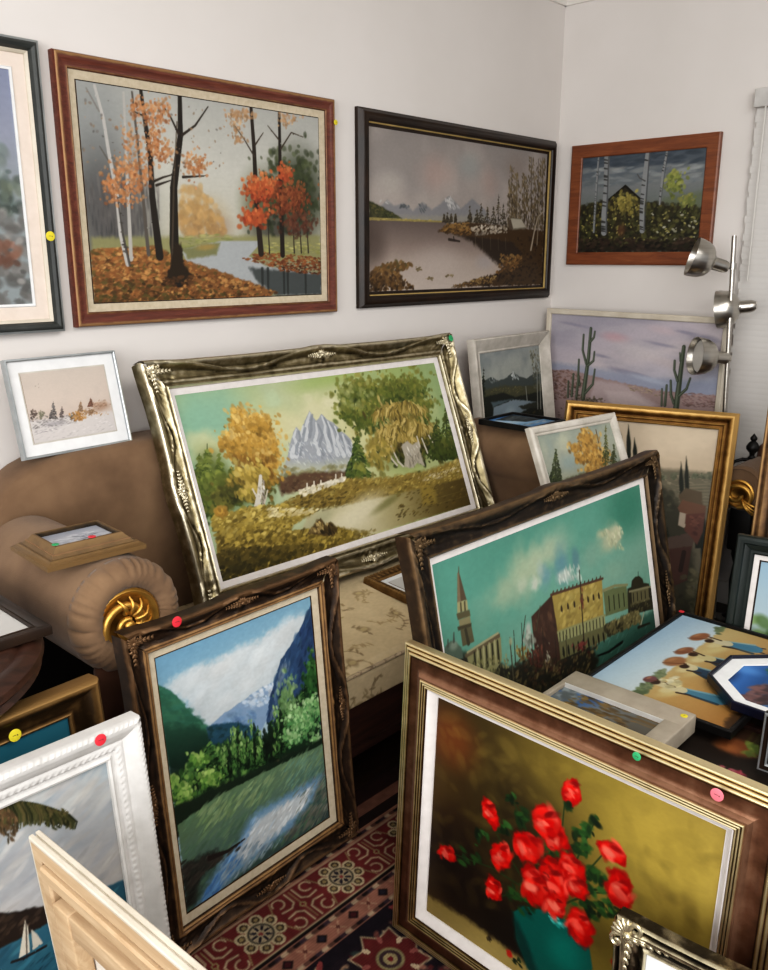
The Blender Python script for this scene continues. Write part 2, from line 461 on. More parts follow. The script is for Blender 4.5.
def ornament(parent, name, loc, ang, size, mat, kind='corner', seed=3):
    """a carved leaf-and-scroll boss"""
    b = MB(); rr = random.Random(seed); s = size
    def spiral(cx, cy, r, a0, turns, d, r0, r1):
        pts = []
        for i in range(22):
            t = i / 21; a = a0 + d * turns * 2 * PI * t; q = r * (1 - .8 * t)
            pts.append((cx + q * math.cos(a), cy + q * math.sin(a), s * (.06 + .10 * t)))
        b.tube(pts, r0, r1, 7)
    if kind == 'corner':
        for d in (-1, 1):
            spiral(-.02 * s, d * .36 * s, .20 * s, -d * PI * .35, 1.1, d, .07 * s, .05 * s)
            for i in range(5):                          # overlapping leaves running down both rails
                q = .18 + .22 * i; w_ = 1 - i * .13
                x, y = q * math.cos(d * 2.36), q * math.sin(d * 2.36)
                for e in (-1, 1):
                    b.blob((s * x + e * .085 * s * w_ * math.cos(d * 2.36 + PI / 2), s * y + e * .085 * s * w_ * math.sin(d * 2.36 + PI / 2), .03 * s), (.19 * s * w_, .085 * s * w_, .075 * s * w_), d * 2.36 + e * .5)
                b.blob((s * x, s * y, .05 * s), (.17 * s * w_, .06 * s * w_, .07 * s * w_), d * 2.36)
        for a in (-1.1, -.74, -.37, 0, .37, .74, 1.1):
            b.blob((.20 * s * math.cos(a), .24 * s * math.sin(a), .05 * s), (.24 * s, .085 * s, .09 * s), a)
        b.blob((-.05 * s, 0, .10 * s), (.13 * s, .12 * s, .09 * s))
    else:
        for d in (-1, 1):
            for i in range(6):
                q = d * (.16 + .2 * i) * s; w_ = 1 - i * .12
                for e in (-1, 1): b.blob((q, e * .10 * s * w_, .025 * s), (.18 * s * w_, .085 * s * w_, .07 * s * w_), (e * .6 if d > 0 else PI - e * .6))
                b.blob((q, 0, .045 * s), (.16 * s * w_, .06 * s * w_, .07 * s * w_), 0)
            spiral(d * .34 * s, -.02 * s, .17 * s, PI / 2 + d * PI * .4, 1.05, -d, .055 * s, .04 * s)
        for a in (-1.1, -.55, 0, .55, 1.1):
            b.blob((.16 * s * math.sin(a), .04 * s + .14 * s * math.cos(a), .05 * s), (.2 * s, .085 * s, .085 * s), PI / 2 - a)
        b.blob((0, -.03 * s, .10 * s), (.14 * s, .11 * s, .08 * s))
    o = b.build(name, mat, parent, 50)
    o.location = loc; o.rotation_euler = (0, 0, ang)
    return o
def sticker(parent, x, y, z, mat, r=.011, tilt=None):
    b = MB(); b.lathe([(r, 0), (r, .0008), (r * .9, .0012), (0, .0012)], 20)
    b.box(-.42 * r, .18 * r, -.02 * r, .06 * r, .0012, .0015, 1); b.box(.28 * r, .44 * r, -.16 * r, .06 * r, .0012, .0015, 1)
    o = b.build('price_sticker', [mat, M['ink']], parent, 40); o.location = (x, y, z)
    if tilt: o.rotation_euler = tilt
    return o
def picture(name, label, P, yaw, lean, cw, ch, pic, frame, roll=0., gain=.74, sat=.88, cat='painting', cz=.012, back=True, group=None, flat=None):
    """frame(root, w, h, yc) builds rails and returns nothing; frame.rw is the total rail width, canvas sits at local z = cz"""
    rw = frame.rw
    if flat is None:
        w, u, n = axes(R(yaw), R(lean), R(roll)); P = Vector(P)
    else:
        w, u, n = flat; P = Vector(P)
    root = empty(name, basis(P - u * rw - n * cz, w, u, n))
    tag(root, label, cat, group)
    yc = rw + ch / 2
    frame(root, cw, ch, yc)
    if pic is not None:
        colour_grid('canvas', pic, cw, ch, M['oil'], root, cz, rw, gain, sat)
    if back:
        b = MB(); b.box(-cw / 2 - rw * .45, cw / 2 + rw * .45, rw * .55, rw + ch + rw * .45, -.001, cz - .003, 0)
        b.build('backing_board', M['kraft'], root)
    return root
def frm(rw):
    def d(f): f.rw = rw; return f
    return d

# ------------------------------------------------------------------ the paintings
def p_autumn():
    s = Pic(.912 / .606, [(166, 168), (683, 255), (683, 630), (200, 644)], 250, 11)
    s.grad((420, 190), (430, 560), [(0, 'b9bab4'), (.45, 'd2d1c6'), (.8, 'cfccba'), (1, '9a9a78')])
    s.ell((200, 260), 120, 120, '8f9494', 1, alpha=.7); s.ell((225, 440), 125, 150, '5b5d5e', 1, alpha=.95); s.ell((255, 470), 90, 110, '6a6461', 1, alpha=.6)
    s.dabs([(180, 380), (340, 400), (340, 540), (200, 540)], 260, 26, ['4a4b4c', '5e5c5a', '75706c'], 6, 90, 6, .4)
    s.ell((450, 470), 60, 55, 'c9b48e', 1, alpha=.8); s.ell((470, 485), 45, 30, 'b3a08c', 1, alpha=.7)
    s.dabs([(385, 400), (425, 395), (455, 430), (478, 480), (485, 505), (385, 508)], 300, 14, ['b08a58', 'c49a5c', 'cda564', 'd6b47c'], 1.3, 0, 90, .45, .6)
    s.ell((640, 420), 105, 125, '3f4733', 1); s.ell((560, 440), 70, 90, '59603f', 1, alpha=.85); s.ell((600, 500), 110, 60, '4b4a44', 1, alpha=.8)
    s.dabs((620, 410, 85, 100), 420, 13, ['2f3726', '414a30', '56603c'], 1.3, 0, 90, .6)
    s.poly([(195, 505), (683, 505), (683, 560), (195, 560)], '9c9a63', 6, 3, .9)
    s.dabs([(540, 520), (683, 520), (683, 545), (560, 548)], 120, 12, ['8f9047', 'adab5a', 'c2bb72'], 4, 0, 10, .7)
    s.dabs([(385, 505), (480, 500), (500, 516), (390, 530)], 60, 14, ['8f9550', 'b0ad6c'], 4, 0, 10, .7)
    s.poly([(386, 532), (470, 515), (560, 516), (530, 548), (565, 570), (683, 588), (683, 630), (600, 632), (520, 610), (450, 578), (398, 560)], 'b5babb', 2)
    s.poly([(386, 530), (470, 518), (460, 545), (400, 552)], '7c7c42', 4, 3, .8); s.ell((440, 528), 38, 9, 'ab9350', .8, -5)
    s.poly([(530, 572), (683, 588), (683, 632), (590, 632), (548, 604)], '474d4c', 5, 3, .9)
    for x in (558, 570, 604, 612, 650): s.line([(x, 575), (x, 628)], 7, 5, '2e3230', .7)
    s.poly([(194, 532), (330, 525), (400, 560), (455, 575), (590, 625), (570, 636), (200, 646)], '8d5f31', 3, 5)
    s.dabs([(196, 530), (330, 528), (400, 560), (470, 585), (590, 626), (560, 634), (200, 644)], 1500, 9, ['5b3d22', '7d5128', 'a5672f', '98602c', 'bd8544', 'c9954f', '6b5a2c'], 1.8, 0, 30, .85, .15)
    s.dabs([(200, 590), (330, 600), (560, 630), (200, 644)], 350, 9, ['4a3a20', '5d5228', '6e4722', '8f5c2c'], 1.8, 0, 30, .8, .2)
    s.dabs([(515, 552), (560, 540), (683, 553), (683, 590), (600, 580)], 420, 8, ['55321d', '7a4424', '9c5a2b', 'a8763e'], 2.4, 5, 15, .9, .4)
    def tree(p, a, b, c): s.line(p, a, b, c, 1, .5)
    tree([(286, 195), (298, 320), (316, 542)], 4, 8, '635c54')
    tree([(305, 192), (312, 250), (323, 330), (326, 420), (340, 546)], 7, 17, '302a24')
    tree([(388, 205), (388, 290), (372, 400), (371, 520), (380, 600)], 9, 24, '2c2620')
    s.line([(381, 260), (372, 400), (366, 560)], 2.5, 4, '5d5140', .8)
    s.poly([(352, 596), (364, 560), (372, 520), (386, 520), (392, 565), (412, 592), (380, 602)], '352a1e', 3, 4); s.dabs([(340, 592), (420, 588), (410, 608), (345, 610)], 60, 9, ['3a2a1a', '5b3d22', '7d5128'], 2, 0, 30, .8)
    for q in ([(384, 285), (368, 250), (350, 222)], [(392, 288), (420, 268), (448, 228)], [(326, 388), (350, 378), (372, 372)], [(335, 395), (365, 385)], [(392, 378), (440, 376)], [(318, 250), (292, 238)]):
        s.line(q, 5, 2, '3a3128')
    tree([(206, 180), (224, 250), (234, 320), (250, 410), (258, 500), (272, 562)], 5, 10, 'c6c3bd'); tree([(268, 196), (272, 340), (276, 470), (279, 552)], 4, 8, 'c0bcb4')
    s.line([(252, 420), (262, 500), (276, 565)], 3, 5, '3f3a36', .8); s.line([(188, 185), (215, 235)], 2, 3, '8a8680'); s.line([(215, 310), (236, 345)], 2, 3, '6a655f')
    s.dabs([(240, 300), (246, 300), (272, 540), (262, 540)], 26, 6, ['4a4540', '6a645c'], 2, 0, 20, .7)
    tree([(540, 232), (545, 320), (548, 430), (556, 542)], 8, 15, '362c24'); tree([(600, 243), (600, 380), (602, 546)], 7, 13, '302822')
    for x, t in ((572, 480), (625, 470), (640, 490), (655, 485)): tree([(x, t), (x + 2, 542)], 2, 4, '3a322b')
    for q in ([(545, 335), (525, 300), (505, 270)], [(548, 310), (565, 285)], [(598, 300), (575, 270)], [(602, 320), (625, 285), (650, 295)]): s.line(q, 3.5, 1.5, '4a3d30')
    O1 = ['9c5c34', 'c07a44', 'cf8f58', 'd9a46c']; O2 = ['963a1a', 'bd5222', 'd2672c', 'de8444']; O3 = ['6a351e', '8a4726', 'a75f31']
    for c, n in (((300, 228, 24, 20), 60), ((338, 240, 34, 36), 130), ((345, 320, 28, 30), 110), ((272, 378, 46, 42), 170), ((300, 362, 30, 40), 100), ((420, 352, 28, 32), 110), ((240, 400, 26, 26), 60), ((330, 292, 20, 30), 60), ((262, 420, 40, 24), 60), ((280, 300, 26, 40), 50)):
        s.dabs((c[0], c[1], c[2] * 1.1, c[3] * 1.1), int(n * 1.1), 6.5, O1, 1.3, 0, 90, .7, .35)
    for c, n in (((520, 245, 38, 14), 90), ((508, 270, 20, 30), 45), ((620, 258, 26, 14), 50), ((515, 300, 14, 10), 25)): s.dabs(c, n, 6.5, ['b0875a', 'c4976a', 'd2ac80'], 1.3, 0, 90, .7, .3)
    s.dabs((560, 405, 46, 34), 420, 8, O2, 1.3, 0, 90, .8, .5); s.dabs((618, 430, 46, 46), 420, 8, O3, 1.3, 0, 90, .75, .4); s.dabs((546, 465, 34, 18), 140, 10, O2, 1.3, 0, 90, .85, .4); s.dabs((640, 480, 36, 30), 140, 9, ['5a3526', '7a4a34'], 1.3, 0, 90, .6); s.dabs((612, 372, 20, 22), 70, 9, O2, 1.3, 0, 90, .8)
    s.dabs([(180, 190), (480, 240), (480, 380), (180, 360)], 110, 5, ['8f7a66', 'a98764', '6f6a64'], 1.4, 0, 90, .6, .2)
    return s.finish()

def p_lake():
    s = Pic(1.22 / .605, [(72, 103), (722, 192), (708, 668), (75, 712)], 210, 12)
    s.grad((400, 150), (400, 690), [(0, '9a928d'), (.3, 'a99f99'), (.52, 'b1a69d'), (1, 'b0a294')])
    n = s.fbm(110, 3); s.mix((n - .35) * 1.1, '8f8a87'); s.mix((.5 - n) * 1.3, 'bfb5ad')
    s.ell((320, 272), 95, 62, 'b89c92', 1, alpha=.6, rough=.2); s.ell((515, 300), 60, 60, 'b39a90', 1, alpha=.5, rough=.2); s.ell((440, 240), 70, 50, '9aa09e', 1, alpha=.6); s.ell((150, 310), 80, 45, 'bcb4ab', 1, alpha=.7); s.ell((610, 240), 80, 60, '93877f', 1, alpha=.7)
    s.poly([(80, 445), (112, 400), (140, 370), (165, 392), (200, 380), (235, 408), (270, 376), (305, 402), (335, 382), (368, 350), (412, 395), (452, 358), (500, 400), (520, 447)], '85868a', 5, 2, .85)
    s.dabs([(350, 365), (368, 352), (410, 396), (370, 400)], 60, 11, ['a9a9a8', 'c9c6c2'], 2.5, 50, 20, .7); s.dabs([(255, 390), (270, 376), (300, 404), (260, 415)], 30, 10, ['5f6468', '787b7e'], 2.5, 50, 20, .7); s.dabs((205, 395, 20, 10), 20, 9, ['62676a'], 2); s.dabs((140, 380, 20, 8), 15, 8, ['aaa9a6'], 2)
    s.poly([(80, 447), (500, 447), (500, 418), (300, 425), (80, 425)], '9c9788', 8, 4, .7)
    s.poly([(74, 376), (120, 396), (195, 436), (75, 444)], '3f4229', 3, 3); s.dabs([(76, 385), (120, 402), (190, 436), (76, 440)], 90, 9, ['343a22', '51532f', '6a6438'], 2, 20, 20, .7)
    s.pgrad([(73, 443), (345, 443), (400, 480), (720, 500), (708, 668), (75, 712)], (300, 445), (300, 700), [(0, '6b5d57'), (.3, '8b7b72'), (.6, 'b5a599'), (1, 'c5b7ab')], 2)
    s.ell((90, 530), 70, 90, '5a4c45', 1, alpha=.75); s.ell((330, 600), 150, 70, 'c3b5ac', 1, alpha=.5); s.ell((500, 590), 60, 30, 'a9a4a6', 1, alpha=.5)
    s.line([(74, 441), (340, 445)], 6, 4, 'a3934f')
    s.dabs([(76, 436), (340, 441), (340, 448), (76, 446)], 60, 9, ['8a8146', 'b09f58'], 4, 0, 8, .7)
    s.poly([(395, 490), (470, 488), (610, 505), (690, 560), (600, 610), (552, 600), (510, 565), (470, 530), (430, 505)], '33281f', 10, 6, .95)
    s.poly([(328, 482), (365, 452), (440, 444), (560, 455), (714, 470), (708, 668), (380, 686), (470, 652), (548, 628), (570, 600), (640, 560), (600, 512), (450, 496), (390, 492)], '4c3822', 4, 6)
    s.dabs([(330, 480), (365, 452), (440, 446), (450, 492), (390, 490)], 160, 11, ['4f3c22', '755529', '8f6c36', 'a07f48'], 2.5, 0, 25, .85, .5)
    s.dabs([(560, 560), (640, 560), (630, 610), (540, 635), (552, 600)], 160, 12, ['4a3620', '6f5028', '8b6532', '9c7a44'], 2, 0, 40, .85, .5)
    s.dabs([(600, 500), (712, 490), (708, 668), (400, 684), (560, 630), (650, 570)], 260, 12, ['2a2018', '3d2e1e', '4f3a22'], 2, 0, 40, .8, .3)
    s.dabs([(385, 678), (480, 650), (545, 640), (530, 668), (400, 690)], 110, 9, ['5a4426', '8a6a38', 'a58a52'], 2.4, 0, 25, .85)
    s.dabs([(445, 468), (480, 455), (580, 460), (580, 480), (470, 492)], 120, 10, ['6d6256', '9a8e7c', 'b8ad9a', 'cbc2b2'], 1.8, 0, 30, .9, .5)
    for x, y, h, w in ((350, 448, 30, 12), (362, 448, 38, 13), (376, 446, 34, 12), (392, 446, 32, 12), (444, 444, 62, 20), (470, 446, 50, 22), (485, 446, 72, 26), (508, 448, 60, 26), (530, 450, 64, 26), (548, 452, 112, 30), (566, 452, 80, 26)):
        s.fir((x, y), h, w, ['3a3328', '4b4230', '5d523a'], 60, 7)
    for x, t, w in ((595, 240, 22), (612, 262, 22), (640, 265, 24), (665, 205, 26), (690, 210, 28), (706, 205, 24)):
        s.line([(x, t), (x + 2, 470)], 2, 5, '4a3d2c', .9)
        s.dabs([(x - w * .3, t), (x + w * .3, t), (x + w, 460), (x - w, 460)], 170, 11, ['43382a', '5c4e34', '6f5e3e', '8a754c'], 2.2, 70, 40, .7, .35)
    s.line([(668, 540), (680, 470), (692, 420), (712, 398)], 8, 4, 'a99c88'); s.line([(705, 210), (698, 330), (690, 520)], 4, 6, '8f836e', .8); s.line([(612, 250), (618, 420)], 3, 4, '9a8d78', .7)
    s.poly([(586, 432), (600, 424), (632, 428), (650, 462), (600, 470)], '77705f', 2); s.poly([(592, 428), (632, 430), (648, 458), (604, 464)], 'b3ac9a', 2, 1)
    s.poly([(584, 436), (594, 430), (602, 468), (588, 468)], '5d4f40', 1.5)
    for x in (465, 490, 520, 548, 575): s.line([(x, 500), (x + 2, 545)], 3, 1.5, '7a6a58', .5)
    s.line([(368, 510), (408, 516)], 8, 5, '3a2f28'); s.line([(385, 500), (388, 512)], 4, 4, '2f2722')
    s.dabs([(80, 640), (130, 604), (180, 595), (235, 605), (180, 640), (240, 695), (80, 708)], 420, 13, ['33261a', '4f3a22', '6f5129', '866537', '5a4f2e'], 1.6, 0, 50, .9, .5)
    for x, y in ((375, 643), (297, 656), (257, 622)): s.dabs((x, y, 15, 7), 22, 8, ['5f5238', '857452', 'a09272'], 2, 0, 20, .9)
    return s.finish()

def p_birch_hut():
    s = Pic(.6 / .43, [(135, 508), (530, 482), (517, 812), (130, 818)], 190, 13)
    s.grad((330, 500), (330, 680), [(0, '4c5864'), (.3, '6a747c'), (.55, '84898a'), (1, '707a72')])
    s.dabs([(140, 545), (520, 530), (520, 590), (140, 600)], 120, 40, ['6f7a80', '8f9696', 'a3a8a6'], 4, -6, 12, .45); s.dabs([(140, 508), (525, 485), (525, 525), (140, 540)], 80, 40, ['3f4b58', '55616c'], 4, -6, 12, .45)
    s.poly([(400, 640), (525, 620), (520, 690), (400, 690)], '6f7a5c', 12, 5, .9)
    s.poly([(130, 668), (230, 640), (330, 650), (520, 672), (516, 812), (130, 818)], '2f2c1c', 8, 8)
    s.poly([(222, 646), (277, 598), (330, 646), (330, 770), (244, 778)], '37301d', 4, 2); s.line([(218, 652), (277, 600), (332, 648)], 7, 6, '201c14')
    s.dabs([(130, 665), (230, 645), (277, 612), (330, 650), (520, 668), (516, 790), (130, 795)], 900, 12, ['24251a', '3c3d1f', '525226', '66622a', '3a3320', '7a7030'], 1.4, 0, 90, .8, .25)
    s.dabs((280, 660, 42, 45), 140, 11, ['6a5f22', '9a8b2e', 'b8a83e'], 1.4, 0, 90, .8)
    s.dabs([(140, 690), (340, 660), (340, 780), (140, 770)], 60, 7, ['a0943a', 'b8ac50', '857a36'], 1.5, 0, 90, .9)
    s.dabs([(345, 690), (515, 680), (512, 775), (345, 780)], 46, 9, ['b5b294', 'a89e50', 'c2bfa8'], 1.7, 0, 40, .9)
    s.dabs([(130, 775), (516, 768), (516, 812), (130, 818)], 300, 14, ['1c1712', '2c2219', '3c2a20', '4d3a2a'], 2, 0, 30, .8, .2); s.ell((270, 745), 22, 30, '6a4426', .8, alpha=.8)
    s.dabs((437, 590, 30, 44), 140, 11, ['66702c', '8a9436', 'a5a842'], 1.4, 0, 90, .75, .4); s.dabs((478, 650, 30, 25), 60, 11, ['7a8436', '98983e'], 1.4, 0, 90, .7)
    def birch(p, a, b):
        s.line(p, a, b, '96999a'); q = np.array(p, float)
        for t in s.r.rand(16):
            i = min(int(t * (len(q) - 1)), len(q) - 2); f = t * (len(q) - 1) - i; x, y = q[i] + (q[i + 1] - q[i]) * f
            s.line([(x - a * .4, y), (x + a * .15, y + 2)], a * .3, a * .2, '3a3a38', .8)
        s.line([(q[0][0] + a * .35, q[0][1]), (q[-1][0] + b * .35, q[-1][1])], a * .3, b * .3, '4f5254', .7)
    birch([(213, 505), (216, 600), (212, 690), (214, 752)], 18, 20); birch([(345, 494), (338, 580), (334, 680), (338, 745)], 15, 17); birch([(186, 508), (182, 620), (180, 750)], 6, 7); birch([(406, 490), (395, 560), (390, 660)], 7, 6)
    s.line([(340, 585), (322, 575), (314, 562)], 4, 2, '5a5a58'); s.line([(420, 540), (405, 570)], 3, 2, '7a7c7c')
    return s.finish()

def p_desert():
    s = Pic(.907 / .647, [(-34, 143), (702, 189), (633, 834), (-64, 692)], 230, 14)
    s.grad((300, 150), (350, 480), [(0, '98929f'), (.25, 'a69ba8'), (.55, 'b3a7ac'), (.8, 'a9a2ae'), (1, '8d93a8')])
    n = s.fbm(50, 3, 4); s.mix((n - .45) * 1.6, '8d879a'); s.mix((.5 - n) * 1.2, 'b9aeb2')
    s.ell((235, 245), 85, 26, 'b88f96', 1, 4, .9); s.ell((440, 215), 90, 22, 'b39fa6', 1, 6, .8); s.ell((330, 300), 160, 40, 'bcb2b2', 1, 6, .6); s.ell((480, 360), 140, 26, 'b5a4a4', 1, 6, .6)
    for x, y, a, b in ((270, 390, 100, 13), (430, 275, 90, 9), (60, 190, 120, 10), (180, 325, 60, 9), (620, 250, 90, 16), (540, 225, 60, 8), (340, 405, 60, 9)): s.ell((x, y), a, b, '827e92', 1, 6, .85, .2)
    s.poly([(-60, 345), (150, 375), (400, 420), (690, 440), (690, 520), (400, 500), (-60, 420)], '828ba5', 14, 5, .75); s.ell((380, 425), 130, 14, '9aa3b8', 1, 8, .7)
    s.poly([(-64, 380), (60, 385), (160, 415), (300, 445), (420, 470), (560, 492), (690, 490), (640, 840), (-70, 700)], '957a76', 4, 5)
    s.dabs([(-60, 385), (40, 385), (110, 420), (60, 500), (-60, 520)], 240, 13, ['5c4238', '735043', '8a6250'], 2.2, 10, 25, .7, .4)
    s.poly([(150, 425), (270, 445), (330, 480), (420, 535), (300, 560), (120, 520)], 'ab9595', 10, 4, .9); s.poly([(190, 470), (300, 480), (400, 540), (220, 540)], 'b8a3a2', 10, 4, .8)
    s.dabs([(420, 475), (690, 490), (680, 545), (520, 540)], 200, 12, ['6f4f48', '84605a', '96756c'], 3, 4, 20, .7); s.dabs([(290, 445), (430, 475), (430, 500), (300, 470)], 70, 10, ['8f7a5c', 'a58e70'], 3, 10, 15, .7)
    s.dabs([(-60, 480), (100, 490), (400, 560), (640, 560), (630, 830), (-60, 690)], 500, 14, ['4b3c34', '604c40', '775f50', '8a7464'], 2, 5, 40, .7, .3)
    def cactus(p, a, b):
        s.line(p, a, b, '3c4734'); q = [(x - a * .18, y) for x, y in p]; s.line(q, a * .35, b * .35, '66705a', .8)
    for p, a, b in (([(132, 207), (122, 330), (98, 505)], 13, 22), ([(101, 234), (97, 300), (112, 356)], 9, 12), ([(149, 220), (145, 245), (128, 265)], 8, 11), ([(147, 307), (143, 345), (118, 366)], 8, 11), ([(81, 340), (78, 410), (84, 446)], 9, 12), ([(80, 410), (70, 500)], 11, 13), ([(149, 382), (140, 445), (108, 482)], 8, 12), ([(58, 402), (50, 495)], 9, 12), ([(36, 432), (34, 500)], 8, 10),
                    ([(529, 286), (512, 420), (496, 545)], 15, 24), ([(512, 312), (514, 345)], 6, 8), ([(490, 345), (488, 385), (502, 430)], 9, 12), ([(556, 420), (540, 465), (508, 494)], 8, 12), ([(473, 430), (474, 490), (486, 525)], 9, 12), ([(456, 450), (448, 535)], 9, 12), ([(436, 465), (434, 535)], 7, 9)): cactus(p, a, b)
    s.dabs([(60, 490), (180, 500), (180, 540), (40, 530)], 90, 10, ['3f3c2c', '5a4d38'], 1.5, 0, 90, .7)
    return s.finish()

def p_twilight_lake():
    s = Pic(.511 / .464, [(60, 128), (305, 98), (335, 500), (100, 560)], 170, 15)
    s.grad((180, 115), (200, 245), [(0, '7c8382'), (.6, '93978f'), (1, '8f948e')]); n = s.fbm(35, 3); s.mix((n - .45) * 1.3, '70797a'); s.mix((.48 - n) * 1.1, 'a5a79f')
    s.poly([(70, 262), (85, 238), (112, 225), (140, 242), (170, 232), (200, 208), (225, 228), (255, 236), (290, 214), (325, 222), (330, 330), (80, 330)], '3f4744', 2, 2)
    s.dabs([(190, 216), (202, 209), (228, 236), (196, 240)], 30, 8, ['8f9694', 'c0c4c0'], 2.5, 60, 20, .9); s.dabs([(100, 235), (114, 226), (136, 244), (110, 250)], 18, 7, ['7f8684', 'a9aeab'], 2.5, 60, 20, .8); s.dabs([(280, 222), (296, 215), (310, 240), (280, 240)], 18, 7, ['6f7876', '9aa09c'], 2.5, 60, 20, .7)
    s.poly([(74, 280), (160, 262), (250, 268), (326, 262), (328, 312), (76, 320)], '464631', 5, 4); s.dabs([(110, 275), (240, 268), (240, 295), (110, 295)], 100, 8, ['3f4028', '5c5836', '6e673e'], 3, -4, 20, .7)
    s.poly([(70, 310), (160, 292), (210, 312), (326, 290), (334, 520), (90, 560)], '1f231d', 3, 3)
    s.poly([(122, 352), (200, 322), (300, 336), (246, 372), (172, 412), (118, 404)], '75858e', 3, 3); s.ell((190, 372), 45, 22, '8fa0a8', .9, alpha=.8)
    s.poly([(110, 330), (200, 320), (120, 350)], '4a5a60', 3, 2); s.poly([(222, 352), (300, 335), (320, 360), (240, 366)], '2c3028', 3, 3)
    s.dabs([(100, 400), (330, 370), (335, 500), (100, 550)], 240, 10, ['171a14', '24281b', '34331f', '4a4328'], 1.8, 0, 60, .8, .4)
    s.fir((80, 400), 215, 34, ['12160f', '1c2217', '283022'], 160, 8)
    s.dabs([(270, 120), (318, 108), (322, 270), (285, 280)], 150, 8, ['3f4438', '5a5a48', '737058'], 1.4, 0, 90, .7)
    for x in (296, 308, 252): s.line([(x, 120 if x > 260 else 270), (x + 6, 365 if x > 260 else 330)], 3, 5, '8f9088', .8)
    return s.finish()

def p_golden_larch():
    s = Pic(.407 / .55, [(328, 498), (638, 439), (814, 1049), (515, 1162)], 200, 16)
    s.grad((480, 470), (560, 720), [(0, '8f998c'), (.5, 'a3a694'), (1, '9ca58e')]); n = s.fbm(50, 3); s.mix((n - .45) * 1.3, '7f9390'); s.mix((.48 - n) * 1.3, 'b2b49c')
    s.ell((445, 520), 48, 40, 'b0b39c', 1, alpha=.9, rough=.2); s.ell((470, 610), 70, 40, '8aa09e', 1, alpha=.7); s.ell((545, 600), 70, 60, 'b5ad7e', 1, alpha=.6)
    s.poly([(390, 700), (700, 600), (814, 1049), (515, 1162)], '4d4a2c', 8, 6); s.dabs([(400, 700), (700, 610), (810, 1049), (515, 1160)], 500, 18, ['2f3020', '4a4a28', '6a5f30', '857238'], 2, -15, 30, .8, .4)
    for q in ([(525, 455), (540, 540), (575, 680)], [(580, 470), (600, 560), (625, 640)], [(505, 520), (540, 590), (560, 640)]): s.line(q, 4, 9, '5f4626')
    G = ['7d5a22', 'a0762c', 'bb8f38', 'cca550']
    for c, n in (((560, 560, 46, 70), 330), ((530, 500, 30, 40), 120), ((600, 600, 40, 45), 180), ((495, 545, 35, 22), 70), ((515, 590, 30, 30), 80), ((570, 640, 50, 25), 130)): s.dabs(c, n, 13, G, 1.3, 0, 90, .75, .35)
    s.fir((622, 620), 170, 34, ['39401f', '53592c', '6f6a34'], 150, 9); s.fir((655, 620), 90, 34, ['39401f', '4d5229'], 90, 9)
    s.fir((410, 700), 148, 62, ['2a321f', '3c4528', '515a32'], 260, 10); s.fir((372, 720), 70, 34, ['2a321f', '3c4528'], 90, 9)
    return s.finish()

def p_winter():
    s = Pic(.259 / .194, [(105, 158), (565, 112), (650, 485), (190, 552)], 150, 17)
    s.grad((330, 150), (400, 420), [(0, 'c9bbae'), (.6, 'd0bfb1'), (1, 'c6b3a5')]); n = s.fbm(60, 3); s.mix((n - .5) * .8, 'bdb0a6')
    s.poly([(150, 425), (300, 405), (480, 390), (650, 370), (660, 500), (180, 560)], 'cfc8c4', 10, 5); s.ell((560, 345), 75, 36, 'a98a72', .8, -5, .85, .15); s.dabs((555, 335, 70, 22), 60, 14, ['9a7860', 'b5947a'], 2, 0, 40, .6)
    s.dabs([(160, 400), (420, 385), (430, 440), (180, 470)], 130, 15, ['7d7876', '95908e', 'aba6a4'], 2.5, 5, 30, .7); s.ell((300, 440), 110, 22, '9b979a', .9, 3, .7)
    s.dabs((180, 388, 20, 26), 50, 10, ['51443e', '6f5f56'], 1.4, 0, 90, .8); s.dabs((228, 385, 22, 26), 50, 10, ['6c6a58', '8a8670'], 1.4, 70, 40, .7); s.dabs((400, 405, 25, 20), 50, 10, ['5f5a50', '7d766a'], 1.4, 0, 90, .8)
    s.fir((290, 412), 100, 46, ['4f4a48', '6a6462', '85807e'], 130, 10); s.fir((338, 405), 62, 30, ['5f5450', '7a6e6a'], 80, 9); s.fir((442, 372), 62, 30, ['7a6048', '94785c'], 80, 9); s.fir((498, 345), 52, 34, ['6a4636', '85604c'], 80, 9)
    s.dabs((432, 400, 36, 30), 130, 11, ['8a5f2c', 'a8783a', 'bb9050'], 1.3, 0, 90, .8, .4); s.dabs((500, 375, 34, 20), 80, 10, ['85664a', 'a08262'], 1.3, 0, 90, .7); s.dabs([(400, 400), (600, 375), (600, 395), (400, 420)], 60, 9, ['a9855c', 'c09a70'], 2, 0, 40, .7)
    s.dabs([(190, 470), (600, 400), (640, 480), (200, 545)], 120, 18, ['b5aeac', 'cac4c2', 'd6d2d0'], 4, -8, 14, .6); s.dabs([(190, 480), (330, 455), (330, 475), (195, 500)], 40, 14, ['8f8a8c', 'a5a0a0'], 4, 10, 14, .6)
    for x, y in ((205, 215), (208, 232), (190, 225)): s.dabs((x, y, 5, 4), 4, 4, ['8f857c'])
    return s.finish(.012)

